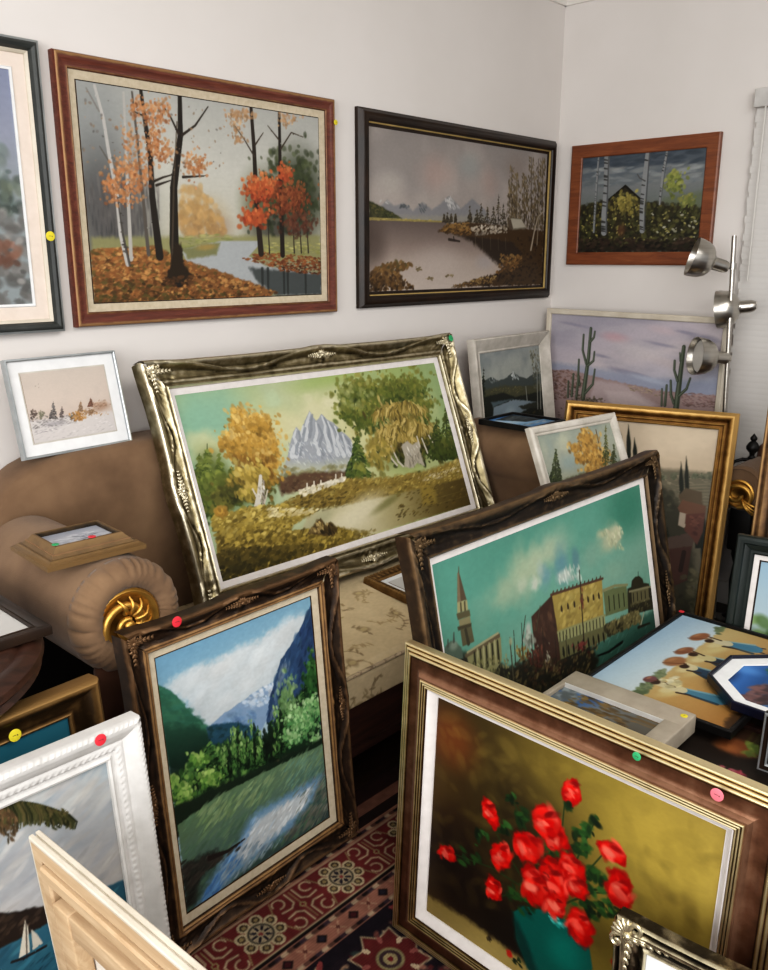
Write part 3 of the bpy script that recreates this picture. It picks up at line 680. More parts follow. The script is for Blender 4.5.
def p_alpine():
    s = Pic(1.187 / .586, [(109.5, 132.6), (634.8, 67.3), (708.6, 353.7), (207, 508.9)], 300, 18)
    s.grad((120, 190), (640, 120), [(0, '7fae90'), (.3, 'b3bf98'), (.55, 'd0cd9c'), (.8, 'a3b56c'), (1, '93ab74')])
    s.grad((370, 100), (400, 300), [(0, '9db27a'), (.25, 'c3c890'), (.7, 'd6d2a2'), (1, 'cfc795')], smooth01((s.fbm(60, 2) - .2) * 1.5) * .6)
    s.ell((190, 170), 90, 60, '86b49c', 1, alpha=.75); s.ell((430, 95), 120, 22, '9db562', 1, -6, .7)
    for x, y, a, b, c in ((400, 165, 48, 40, 'd9d5ac'), (355, 195, 60, 40, 'd9d3a6'), (310, 140, 26, 22, 'b9cba4'), (425, 145, 26, 20, 'dedab4'), (380, 140, 20, 14, 'd2d2a8'), (300, 210, 60, 45, 'd3cc9a'), (170, 240, 50, 40, 'd0cd9c'), (480, 200, 40, 30, 'cfc78e')): s.ell((x, y), a, b, c, .8, 0, .8, .25)
    s.poly([(326, 292), (340, 250), (350, 206), (357, 196), (366, 208), (372, 186), (384, 163), (392, 178), (397, 184), (408, 170), (420, 182), (432, 188), (450, 206), (468, 222), (476, 290)], 'a0a5ab', 1.5, 1.5)
    for x, y, l, d in ((384, 168, 60, -10), (370, 195, 70, -14), (356, 202, 60, -8), (408, 175, 75, 16), (396, 188, 80, 6), (420, 186, 70, 20), (434, 196, 60, 18), (450, 212, 50, 14)):
        j = lambda a: (s.r.rand() - .5) * a
        s.line([(x, y), (x + d * .25 + j(7), y + l * .25), (x + d * .4 + j(10), y + l * .45), (x + d * .8 + j(9), y + l * .7), (x + d, y + l * (.75 + .3 * s.r.rand()))], 3, 10, 'd3d7d9', .8); s.line([(x + 5, y + 4), (x + 9 + d * .3 + j(8), y + l * .3), (x + 6 + d * .7 + j(9), y + l * .55), (x + 9 + d, y + l * .8)], 4, 7, '848b94', .7)
    s.dabs([(340, 230), (470, 225), (474, 285), (330, 288)], 240, 7, ['8a93a2', 'b3b9bf', 'd5d8d9', 'a3abb5'], 4, 70, 25, .6, .2)
    s.poly([(320, 296), (480, 290), (480, 262), (400, 272), (330, 268)], 'b9bda6', 12, 4, .8)
    s.dabs([(322, 282), (478, 272), (478, 300), (322, 318)], 200, 11, ['6a6a4a', '85835c', '9b9870'], 2, 0, 40, .55)
    s.poly([(320, 300), (380, 288), (480, 286), (480, 304), (400, 316), (325, 335)], '5f4632', 4, 3); s.dabs([(325, 300), (480, 288), (470, 304), (330, 330)], 90, 8, ['4a3626', '66503a', '7d6446'], 2, 0, 40, .7)
    s.ell((190, 310), 50, 80, '5a672e', .8, 10, .95, .2)
    for x, y, h, w in ((160, 345, 95, 40), (176, 360, 130, 50), (200, 360, 110, 50), (225, 355, 80, 40), (185, 375, 90, 60)): s.fir((x, y), h, w, ['34441c', '49591f', '5f6c28', '75803a'], 220, 9)
    s.dabs((185, 330, 38, 45), 300, 10, ['34441c', '4c5c20', '63702a', '7b8538'], 1.3, 0, 90, .8, .4); s.dabs((210, 350, 30, 30), 90, 10, ['6a6a2c', '8a8434'], 1.3, 0, 90, .7)
    Y = ['7d5e20', '9f7a2a', 'b88e36', 'c8a04a', 'd4b468']
    s.ell((250, 325), 75, 42, '55551f', .9, 0, .9, .3); s.dabs((255, 325, 60, 30), 240, 9, ['2f3414', '4a4a1c', '6a6226'], 1.5, 40, 60, .75)
    s.ell((265, 230), 55, 65, 'b58a30', .9, 0, .8, .3)
    for c, n in (((240, 178, 20, 26), 260), ((262, 205, 44, 38), 620), ((300, 240, 24, 42), 380), ((240, 235, 36, 30), 420), ((280, 190, 26, 22), 240), ((290, 285, 34, 38), 420), ((222, 225, 22, 16), 150)): s.dabs(c, n, 7.5, Y, 1.4, 60, 60, .75, .6)
    s.dabs([(225, 250), (310, 255), (320, 300), (240, 300)], 160, 9, ['6a4c18', '8a6420'], 1.5, 60, 50, .5)
    s.dabs((268, 296, 42, 26), 260, 10, ['6b5a22', '8f7a2c', 'b39a42', 'c9b45e'], 1.6, 60, 30, .85, .6); s.dabs((262, 330, 28, 16), 120, 9, ['7a6a26', '9c8a38', 'bda54e'], 1.5, 70, 30, .85, .6)
    s.line([(284, 296), (282, 330), (276, 366)], 6, 13, 'cfc9ba'); s.line([(290, 305), (290, 360)], 3, 6, '9a9080'); s.line([(268, 322), (280, 345)], 3, 3, 'd0cabb'); s.line([(298, 325), (292, 350)], 3, 3, 'c0b9a6')
    s.dabs((285, 335, 10, 28), 30, 6, ['6f6656', 'a09884', 'dcd8cc'], 2, 80, 20, .8)
    T = ['37441a', '4b5a20', '636c28', '7a7d32', '938f44']
    for c, n in (((530, 140, 66, 44), 620), ((480, 125, 46, 28), 230), ((580, 120, 46, 36), 280), ((500, 175, 50, 34), 240), ((455, 165, 20, 24), 60), ((610, 165, 26, 40), 150)): s.dabs(c, int(n * 1.6), 9, T, 1.4, -20, 70, .75, .55)
    s.ell((585, 235), 105, 52, '4a4a1c', .9, -8, .95, .2); s.dabs((590, 235, 85, 38), 420, 10, ['23280f', '383c16', '555220', '6f6828'], 1.5, 60, 50, .8, .3)
    s.dabs((470, 140, 50, 40), 60, 11, ['848c4a', 'a3a868'], 1.4, 0, 90, .5)
    s.ell((575, 200), 62, 56, '7a6e30', .8, 0, .9, .2)
    for cx, cy, rx in ((545, 165, 36), (580, 170, 40), (560, 205, 44), (600, 200, 34), (575, 225, 44), (545, 225, 28)):
        s.dabs((cx, cy, rx, 20), 130, 11, ['5c5022', '7f7030', 'a08d46', 'b9a662'], 2.2, 80, 35, .85, .7)
    for i in range(330):
        dx_, dy_, dr_ = ((540, 170, 26), (578, 158, 30), (548, 206, 26), (585, 196, 34), (612, 202, 24), (568, 226, 34), (530, 226, 20))[i % 7]
        t_ = s.r.rand() * PI; q_ = .7 + .35 * s.r.rand(); x = dx_ + dr_ * q_ * math.cos(t_); y = dy_ - dr_ * .5 * q_ * math.sin(t_) + 5 * s.r.rand()
        l_ = 9 + 15 * s.r.rand(); c_ = ('5f5220', '8a7630', 'a89044', 'c2a85a', 'd0ba70')[s.r.randint(5)]
        s.line([(x, y), (x + (x - dx_) * .25, y + l_ * .4), (x + (x - dx_) * .32, y + l_)], 5, 1.5, c_, .7)
    s.dabs((585, 238, 34, 12), 40, 9, ['2f2a14', '4a4020'], 1.6, 80, 30, .7)
    s.poly([(568, 236), (580, 226), (592, 232), (604, 226), (608, 250), (616, 276), (600, 270), (592, 279), (574, 278), (576, 258)], 'b3ab98', 2, 3); s.dabs((592, 255, 18, 26), 60, 8, ['7f7766', 'a9a18e', 'd2ccbc'], 3, 80, 15, .8)
    for q in ([(536, 236), (550, 262), (560, 274)], [(548, 236), (562, 266), (572, 276)], [(624, 214), (634, 232)], [(610, 220), (622, 250)], [(528, 240), (536, 256)], [(600, 216), (606, 236)]): s.line(q, 3, 4, 'c9c2b0')
    for x, y, h, w in ((660, 262, 115, 50), (640, 262, 85, 40), (685, 262, 80, 44)): s.fir((x, y), h, w, ['2f3c1a', '42501f', '586428'], 200, 9)
    s.dabs((660, 240, 30, 22), 160, 10, ['2f3a1a', '46521f', '5d6428'], 1.3, 0, 90, .8); s.dabs((520, 250, 30, 40), 160, 11, ['6f6a2c', '948438', 'b09a48'], 1.4, 0, 90, .7, .4)
    s.dabs([(395, 366), (520, 338), (700, 296), (700, 302), (520, 346), (400, 374)], 120, 8, ['3a2f14', '54461c', '2a2410'], 3, -14, 12, .75)
    s.fir((480, 300), 88, 52, ['2c3a1c', '405424', '586a2c', '75803a'], 320, 9); s.dabs((484, 285, 18, 18), 60, 9, ['5f702c', '85883a'], 1.4, 0, 90, .7)
    s.poly([(322, 352), (380, 325), (440, 302), (540, 300), (620, 285), (690, 258), (704, 306), (560, 338), (400, 362)], '8a7632', 5, 4)
    s.dabs([(322, 352), (380, 325), (450, 302), (540, 300), (620, 285), (692, 260), (702, 300), (560, 335), (400, 362)], 900, 9, ['54461c', '786426', '96803a', 'ae9a4c', 'c2b068'], 2.6, -14, 22, .85, .5)
    s.dabs([(360, 325), (452, 298), (458, 304), (370, 335)], 90, 8, ['b5ab8c', 'cfc7ac', 'dcd6c2'], 1.8, -14, 20, .9)
    for x, y in ((378, 318), (392, 314), (406, 312), (436, 300), (448, 298)): s.line([(x, y - 7), (x, y)], 3, 3, 'e0d9c6', .9)
    s.dabs([(600, 300), (690, 275), (690, 285), (620, 310)], 60, 8, ['a8986a', 'cdbf94'], 3, -14, 14, .8)
    s.pgrad([(380, 372), (470, 352), (560, 332), (704, 298), (709, 354), (440, 432), (360, 420)], (420, 400), (700, 330), [(0, 'bcb58c'), (.25, 'cfc69e'), (.5, 'a99d68'), (.75, '6f5f2e'), (1, '5a4a22')], 3, 2)
    s.ell((470, 380), 120, 34, 'ddd5b4', 1, -15, 1, .15); s.ell((400, 385), 50, 16, 'a8a884', 1, -15, .7); s.ell((540, 350), 60, 10, '6a6a34', 1, -15, .6)
    s.poly([(606, 318), (636, 312), (640, 350), (612, 356)], '9c8636', 6, 3, .9); s.dabs([(560, 330), (700, 300), (705, 350), (560, 385)], 160, 9, ['4a3c1a', '6a5826', '8a763a'], 3, -14, 14, .6)
    for y in (352, 364): s.line([(560, y + 10), (700, y - 28)], 1., 1., '8f8048', .4)
    s.poly([(190, 380), (250, 362), (330, 352), (398, 368), (352, 392), (340, 408), (440, 398), (505, 412), (440, 440), (207, 512)], '7d6a26', 4, 4)
    s.dabs([(186, 376), (250, 360), (330, 352), (400, 366), (350, 392), (345, 408), (430, 400), (500, 412), (430, 440), (208, 508)], 1700, 9, ['43380f', '5f501a', '7d6a24', '9a8432', 'b39c44', 'c9b45e'], 2, -14, 30, .85, .35)
    s.dabs([(300, 360), (400, 362), (390, 372), (300, 380)], 100, 9, ['c0b078', 'd8cc9c'], 3, -8, 14, .8)
    s.dabs([(195, 440), (300, 440), (440, 430), (207, 510)], 420, 10, ['2a2610', '3d3716', '54481a', '6a5a22'], 1.8, -14, 30, .8, .5)
    s.poly([(378, 412), (398, 384), (406, 380), (416, 394), (426, 388), (440, 402), (430, 418)], '564422', 2, 2); s.dabs([(380, 410), (402, 384), (420, 394), (405, 412)], 40, 7, ['8a7440', 'b39c62'], 2, 60, 30, .8); s.dabs([(405, 410), (425, 390), (440, 404), (430, 416)], 30, 7, ['2f2614', '463718'], 2, 60, 30, .8)
    s.dabs((205, 368, 12, 9), 40, 8, ['9a7424', 'c0963a'], 1.3, 0, 90, .85, .5); s.dabs([(470, 405), (520, 402), (515, 420), (470, 425)], 30, 9, ['6a5a2c', '8f8048'], 2.5, -10, 20, .6)
    return s.finish(.02, .8)

def p_fjord():
    s = Pic(.464 / .627, [(112.4, 242.3), (465.8, 109.9), (507, 616.7), (175.2, 835.5)], 330, 19)
    s.grad((250, 190), (300, 400), [(0, '6a9cb8'), (.4, '84b0c4'), (1, 'a9c2cc')])
    n = s.fbm(60, 3); s.mix((n - .5) * .9, '5f93b2')
    C = [(128, 312), (165, 282), (215, 258), (260, 246), (300, 222), (345, 206), (390, 178), (442, 150), (468, 150), (410, 260), (370, 320), (330, 345), (250, 392), (225, 400), (190, 350)]
    s.poly(C, 'c6cfd2', 12, 9, .95); s.dabs(C, 60, 44, ['b3c2ca', 'c9d0d2', 'd2d6d6', 'd8d9d6'], 1.6, -25, 30, .22, .4); s.ell((262, 262), 40, 22, 'd6d9d8', 1, -20, .6, .3); s.ell((180, 290), 40, 20, 'c6d0d4', 1, -20, .6, .3)
    s.poly([(225, 408), (262, 375), (300, 350), (330, 330), (352, 316), (384, 300), (384, 360), (350, 415), (280, 412)], '7e9cbc', 2, 2)
    s.dabs([(310, 345), (350, 318), (382, 303), (376, 345), (330, 365)], 90, 12, ['8fa9c4', 'b9c8d6', 'd0d8de'], 2, 30, 30, .75); s.dabs([(250, 400), (300, 360), (340, 370), (330, 410)], 60, 14, ['5d82ac', '7396b8'], 2, 40, 25, .6)
    CL = [(468, 128), (446, 178), (420, 222), (400, 250), (385, 296), (372, 345), (365, 392), (400, 440), (500, 440), (490, 300)]
    s.poly(CL, '2c4a70', 1.5, 2); s.dabs(CL, 260, 18, ['1d3150', '284668', '365a80', '31506e'], 2.4, -60, 20, .6); s.dabs([(400, 260), (420, 240), (410, 400), (372, 390)], 70, 14, ['5a6f86', '74879a'], 2.4, -70, 15, .5); s.dabs([(440, 190), (470, 150), (480, 260), (440, 300)], 60, 18, ['1f3352', '28426a'], 2.4, -60, 20, .6)
    ML = [(117, 302), (140, 312), (160, 326), (182, 358), (214, 386), (226, 400), (240, 440), (170, 500), (142, 490)]
    s.poly(ML, '2d6650', 2, 2); s.dabs(ML, 260, 18, ['1f4a3c', '2a5f4a', '3a7458', '2f6a58'], 2.2, 30, 20, .6, .4); s.pgrad([(124, 400), (200, 396), (244, 420), (240, 470), (150, 520), (140, 510)], (180, 395), (180, 480), [(0, '234c3a'), (1, '132a20')], 8, 5, .9)
    s.poly([(226, 402), (262, 393), (305, 394), (346, 410), (350, 450), (240, 460)], '1f4a5e', 3, 3); s.dabs([(230, 404), (340, 404), (345, 445), (240, 455)], 90, 14, ['18404e', '28566a', '1c3a3c'], 2, 20, 30, .6)
    s.poly([(140, 520), (220, 450), (300, 430), (360, 440), (380, 400), (440, 330), (480, 280), (492, 455), (430, 478), (370, 500), (260, 548), (160, 626)], '1c3320', 6, 6)
    G = ['0f2013', '19321a', '2a5226', '447034', '648f44', '86aa58']
    s.dabs([(146, 520), (220, 455), (300, 425), (350, 430), (370, 480), (300, 520), (180, 590)], 800, 12, G, 2, 80, 25, .8, .35)
    for x, y, h, w in ((300, 500, 110, 44), (345, 490, 90, 40), (262, 520, 60, 40), (330, 500, 70, 30), (375, 480, 90, 40), (418, 450, 130, 50), (400, 465, 150, 44), (448, 420, 110, 40), (470, 330, 110, 40), (235, 510, 80, 60)):
        s.fir((x, y), h, w, G[:5], 150, 9)
    s.dabs((416, 345, 22, 60), 160, 12, ['4a6f3c', '6a8f58', '8fae74'], 2, 75, 25, .7, .4); s.dabs((470, 300, 18, 60), 150, 12, ['16301a', '2c5a2a', '46783a'], 1.6, 80, 30, .85, .3)
    s.dabs((375, 440, 18, 40), 90, 13, ['0f1a12', '16281a'], 2, 80, 20, .8)
    B = ['2f5a34', '4f8a4c', '74a862', '99c482', 'b5d69c']
    for x, y, h in ((292, 500, 95), (312, 494, 80), (330, 488, 100), (352, 484, 70), (270, 510, 60), (390, 468, 110)):
        s.dabs([(x - 9, y - h), (x + 2, y - h), (x + 6, y), (x - 12, y)], 46, 9, ['2c5226', '4f7c38', '86ac5c', 'a5c47a'], 2.4, 82, 16, .8, .5); s.dabs([(x + 4, y - h), (x + 12, y - h * .8), (x + 14, y), (x + 6, y)], 30, 10, ['0d1a10', '16281a'], 2.4, 82, 14, .8)
    for c, n in (((448, 395, 40, 36), 420), ((470, 360, 24, 26), 160), ((425, 430, 24, 20), 120), ((480, 440, 16, 14), 60)): s.dabs(c, n, 9, B, 1.5, 60, 40, .85, .45)
    for c, n in (((172, 562, 26, 36), 240), ((232, 520, 32, 24), 190), ((150, 530, 16, 20), 60), ((206, 476, 24, 18), 80)): s.dabs(c, n, 9, ['2f5a24', '5a8a34', '86ac4e', 'a8c66a'], 1.5, 60, 40, .85, .45)
    s.dabs([(366, 498), (400, 478), (440, 462), (492, 440), (492, 450), (430, 480), (375, 505)], 120, 10, ['5a4630', '7d6244', '98805c'], 3, -28, 14, .85)
    s.dabs([(160, 626), (230, 575), (300, 528), (368, 498), (370, 506), (300, 545), (170, 635)], 160, 11, ['16261a', '2a3c24', '42482c'], 3, -30, 14, .8)
    s.poly([(140, 590), (260, 535), (370, 490), (495, 430), (500, 500), (150, 660)], '1c2c1e', 5, 4)
    W = [(158, 628), (262, 556), (372, 503), (494, 447), (508, 617), (176, 836)]
    s.pgrad(W, (300, 530), (330, 740), [(0, '64845c'), (.35, '5e7c68'), (.7, '47655c'), (1, '3a4f4c')], 2, 2)
    s.dabs(W, 520, 22, ['3f5c4c', '567a5c', '6f9068', '7f9a70'], 4, -30, 12, .5, .6); s.dabs([(200, 600), (300, 545), (380, 510), (370, 560), (220, 640)], 160, 20, ['7a9a64', '93ad78', '5f8060'], 4, -32, 10, .55)
    s.dabs([(400, 500), (490, 455), (495, 520), (430, 560)], 120, 18, ['4f7a74', '6a927c', '7f9c6c'], 4, -32, 12, .6)
    s.dabs([(440, 540), (500, 510), (508, 617), (400, 670)], 160, 18, ['54564e', '6a6a60', '7f7a6c', '495250'], 3.5, -32, 14, .65)
    s.poly([(200, 815), (232, 760), (258, 712), (300, 668), (318, 625), (345, 595), (400, 570), (460, 535), (490, 520), (470, 575), (420, 640), (360, 690), (300, 740), (240, 800)], '6f9cc0', 12, 6, .95)
    s.dabs([(205, 815), (250, 740), (310, 660), (340, 600), (330, 680), (240, 795)], 160, 18, ['3f78b4', '5a90c4', '82aed2'], 3.5, -35, 15, .75)
    s.poly([(300, 690), (340, 620), (400, 585), (470, 545), (455, 585), (405, 635), (350, 685), (310, 715)], 'd3d8d8', 12, 6, .9); s.dabs([(290, 700), (345, 620), (470, 545), (450, 590), (370, 670), (300, 720)], 150, 16, ['b5c6d2', 'd0d8da', 'e0e2e0'], 3.5, -35, 12, .7)
    s.dabs([(240, 720), (300, 690), (420, 640), (400, 670), (260, 780)], 100, 16, ['7f98a8', '98aab2', '5f7f98'], 3.5, -32, 12, .6)
    s.poly([(164, 722), (230, 694), (250, 690), (262, 706), (214, 745), (196, 812), (176, 830)], '2c302a', 8, 7, .95); s.dabs([(166, 715), (300, 690), (312, 664), (270, 700), (200, 760), (180, 825)], 130, 16, ['1c1f1a', '2f302a', '3f3a34', '46403a'], 3, -28, 18, .8)
    s.line([(230, 708), (272, 692), (312, 664)], 11, 3, '2a2320'); s.dabs([(420, 545), (508, 520), (508, 600), (440, 620)], 60, 14, ['6f7a6c', '8f9484'], 4, -32, 10, .5)
    return s.finish(.03, 1.2)

def p_venice():
    s = Pic(1.06 / .748, [(78.4, 245.7), (502.2, 83.5), (552.2, 520.8), (162.8, 826.6)], 300, 20)
    s.grad((250, 180), (330, 420), [(0, '4f9480'), (.35, '5ca28c'), (.7, '6faa94'), (1, '78aa94')])
    s.ell((480, 130), 110, 70, '2f8068', 1, alpha=.8); s.ell((120, 270), 80, 90, '549c88', 1, alpha=.7)
    n = s.fbm(55, 3); s.mix((n - .5) * .9, '4a9682')
    for x, y, a, b, c, al in ((265, 268, 72, 56, 'a9b896', .95), (225, 305, 55, 36, '9fb292', .8), (330, 212, 75, 44, '9ab49a', .8), (300, 232, 55, 36, 'b3be9c', .8), (440, 196, 58, 34, 'a9b594', .8), (445, 192, 40, 28, 'bcbd98', .95), (455, 180, 24, 20, 'cfcca8', .95), (425, 185, 26, 12, 'b9bd98', .8), (400, 230, 50, 36, '7fa892', .7), (345, 245, 34, 44, '5c8f9c', .9), (310, 270, 22, 30, '6a9aa2', .85), (372, 235, 18, 34, '547f8c', .7), (352, 268, 34, 15, 'b9c6ba', .95), (290, 285, 20, 18, 'c6ccba', .95), (300, 255, 16, 20, 'a5b8ac', .8), (262, 288, 24, 16, 'b5c0a6', .8), (180, 340, 40, 40, '74a68e', .5), (450, 260, 50, 30, '8ab096', .5)):
        s.ell((x, y), a, b, c, .9, 0, al, .3)
    s.dabs([(330, 262), (380, 245), (385, 278), (340, 285)], 50, 9, ['a9bcb6', 'c6cec2', 'd5d8ca'], 3, 80, 14, .7); s.dabs([(420, 180), (470, 170), (470, 215), (440, 205)], 60, 10, ['b0b890', 'cccba6'], 2, 60, 30, .6)
    s.pgrad([(360, 440), (430, 400), (540, 335), (552, 520), (380, 640)], (440, 390), (470, 540), [(0, '3f7260'), (.5, '2a5446'), (1, '1c3a30')], 5, 3)
    s.dabs([(380, 430), (535, 345), (552, 500), (400, 620)], 220, 13, ['1f4034', '2f5a4a', '44786a', '55867a'], 4, -28, 12, .55, .4)
    s.poly([(95, 428), (150, 425), (215, 440), (240, 455), (290, 430), (340, 425), (400, 405), (420, 440), (390, 520), (330, 640), (160, 830), (120, 560)], '26251a', 6, 5)
    s.poly([(102, 428), (106, 412), (118, 400), (128, 402), (140, 414), (144, 436), (106, 446)], '566a5a', 1.5, 1); s.ell((124, 410), 12, 9, '8a9a86', .7, alpha=.8); s.line([(124, 384), (124, 402)], 2, 4, '4a5246'); s.line([(112, 398), (112, 412)], 2, 3, '4a5246')
    s.poly([(132, 262), (136, 266), (150, 317), (131, 323)], '5a4a36', 1); s.line([(134, 250), (134, 266)], 1, 2.5, '5a4c38'); s.poly([(131, 263), (134, 262), (138, 320), (131, 323)], '7d6c4e', 1)
    s.poly([(131, 322), (151, 317), (153, 338), (131, 344)], 'a09a68', 1); s.line([(138, 324), (139, 340)], 3, 3, '4f4a30'); s.line([(146, 322), (147, 338)], 3, 3, '4f4a30')
    s.poly([(129, 345), (156, 337), (158, 350), (132, 358)], '5c5638', 1); s.poly([(134, 358), (157, 350), (159, 366), (136, 374)], '8a835a', 1); s.poly([(131, 372), (160, 364), (160, 372), (133, 380)], '4a442c', 1)
    s.poly([(137, 378), (160, 371), (166, 402), (142, 412)], '5f5a3c', 1); s.line([(148, 378), (154, 406)], 5, 6, '3f3c28')
    s.poly([(150, 432), (165, 420), (215, 388), (220, 394), (222, 440), (205, 470), (160, 470)], '8f8d5c', 1.5, 1); s.line([(150, 430), (216, 390)], 6, 6, '6a5c40'); s.line([(152, 424), (214, 385)], 3, 3, 'a9a478')
    for x in (166, 178, 190, 202, 213): s.line([(x, 428 - (x - 160) * .5), (x + 3, 462 - (x - 160) * .35)], 4, 5, '37351f')
    for x in (172, 184, 196, 207): s.line([(x, 424 - (x - 160) * .5), (x + 3, 460 - (x - 160) * .35)], 3, 3, 'b3b07c', .8)
    s.dabs([(110, 440), (160, 440), (235, 430), (240, 480), (170, 490)], 150, 6, ['2c2b1c', '55532f', '83804c', '9a955e'], 2, 75, 40, .8)
    s.poly([(282, 352), (326, 306), (342, 408), (342, 470), (292, 450)], '452c1f', 1.5); s.dabs([(286, 360), (325, 320), (338, 420), (296, 440)], 60, 12, ['33201a', '523626', '6a4a32'], 2, 80, 20, .6)
    s.poly([(324, 308), (426, 276), (430, 350), (336, 384)], 'a68f3a', 1.2, .6); s.dabs([(328, 312), (424, 282), (428, 348), (338, 380)], 130, 11, ['8a7430', 'a8923c', 'bda84e', 'c6b25c'], 2, -18, 30, .55, .4)
    s.line([(322, 308), (428, 275)], 4, 4, '5c3c28')
    for i in range(13): s.line([(326 + i * 8, 305 - i * 2.5), (327 + i * 8, 301 - i * 2.5)], 3, 3, '4f3826')
    for x, y in ((344, 337), (357, 332), (370, 328), (398, 318), (409, 314), (420, 311)): s.ell((x, y), 3.4, 7.5, '3a2a18', .4); s.ell((x, y + 7), 3, 2, 'c9b668', .5, alpha=.7)
    s.line([(336, 384), (432, 350)], 4, 4, '8f9058')
    s.poly([(335, 384), (431, 349), (434, 372), (338, 404)], '9a9a64', 1.2)
    for i in range(14): s.line([(340 + i * 6.8, 385 - i * 2.4), (341 + i * 6.8, 402 - i * 2.4)], 2.4, 2.4, '3d3c24')
    s.poly([(338, 404), (434, 371), (436, 398), (342, 440)], '6c6a40', 1.2)
    for i in range(9): s.ell((348 + i * 10.2, 424 - i * 3.7), 3.4, 11, '22221a', .4)
    s.poly([(429, 302), (448, 295), (476, 290), (482, 336), (434, 352)], '6a7448', 1.2, .8); s.line([(428, 300), (452, 290), (478, 288)], 5, 4, '8a8a5c')
    for x in (440, 450, 460, 470): s.line([(x, 312 - (x - 440) * .2), (x + 2, 340 - (x - 440) * .3)], 3, 3, '33361f')
    s.poly([(478, 296), (486, 292), (487, 280), (494, 272), (502, 270), (509, 276), (511, 284), (522, 286), (524, 294), (534, 292), (538, 336), (480, 350)], '33301f', 1.2, .8); s.poly([(486, 300), (520, 290), (524, 318), (488, 330)], '6a6440', 1); s.line([(482, 302), (534, 290)], 3, 3, '8a8460')
    for x in (490, 498, 506, 514, 522, 530): s.line([(x, 306 - (x - 490) * .2), (x + 1, 322 - (x - 490) * .3)], 2.5, 2.5, '22201a')
    s.dabs([(484, 326), (536, 312), (538, 338), (482, 350)], 40, 6, ['24221a', '55502f', '8a8258'], 1.6, -15, 30, .8); s.line([(500, 262), (500, 272)], 1.5, 2, '2a2a1c')
    s.line([(380, 258), (390, 410)], 2, 3, '33241a'); s.dabs((385, 318, 4, 26), 22, 6, ['5c2a1c', '7a3a28', '4f3f26'], 2, 80, 20, .8)
    s.line([(238, 395), (246, 480)], 2, 3, '4f4a34'); s.line([(300, 330), (292, 380)], 1.5, 2, '4f4a34'); s.line([(270, 350), (262, 420)], 1.5, 2, '3a3626'); s.ell((240, 402), 6, 8, 'a9a67c', .7, alpha=.8)
    s.ell((276, 378), 10, 15, 'b3baae', .7, 10, .95); s.dabs((276, 398, 14, 20), 50, 8, ['7f8878', 'a9b0a0'], 1.6, 70, 30, .8)
    s.dabs((266, 428, 16, 18), 40, 6, ['5f4a1e', '8a6c28', 'b08c38'], 1.8, 70, 40, .85); s.dabs((290, 436, 18, 24), 60, 7, ['33180f', '55281a', '70402a'], 2, 75, 30, .85); s.dabs((318, 440, 8, 22), 26, 6, ['7f806a', 'a5a28c'], 2.4, 80, 20, .8)
    s.dabs([(240, 440), (340, 440), (420, 405), (400, 470), (260, 560)], 380, 8, ['14140f', '211f16', '38321e', '5f5230', '45301c', '7d6c40'], 2., -20, 60, .75, .3)
    s.dabs((388, 412, 16, 10), 36, 6, ['4a1c16', '74302a', '8a4438'], 1.8, -20, 30, .8)
    for x, y, h in ((246, 450, 70), (262, 455, 90), (282, 450, 60), (305, 455, 80), (330, 450, 60), (352, 445, 55)): s.line([(x, y - h), (x + 4, y)], 1.2, 2.2, '2a2418', .85); s.dabs([(430, 372), (500, 340), (505, 362), (440, 392)], 80, 9, ['33301e', '6a6238', '8f8450'], 1.6, -20, 50, .8)
    s.line([(418, 432), (440, 424), (468, 404)], 3, 5, '14140f'); s.line([(505, 372), (512, 344)], 4, 2, 'b0aa88'); s.line([(500, 375), (524, 366)], 5, 3, '2a2418')
    s.dabs([(400, 460), (540, 400), (550, 510), (420, 610)], 90, 12, ['14261f', '254a3c'], 4, -28, 10, .5)
    return s.finish(.025, .8)

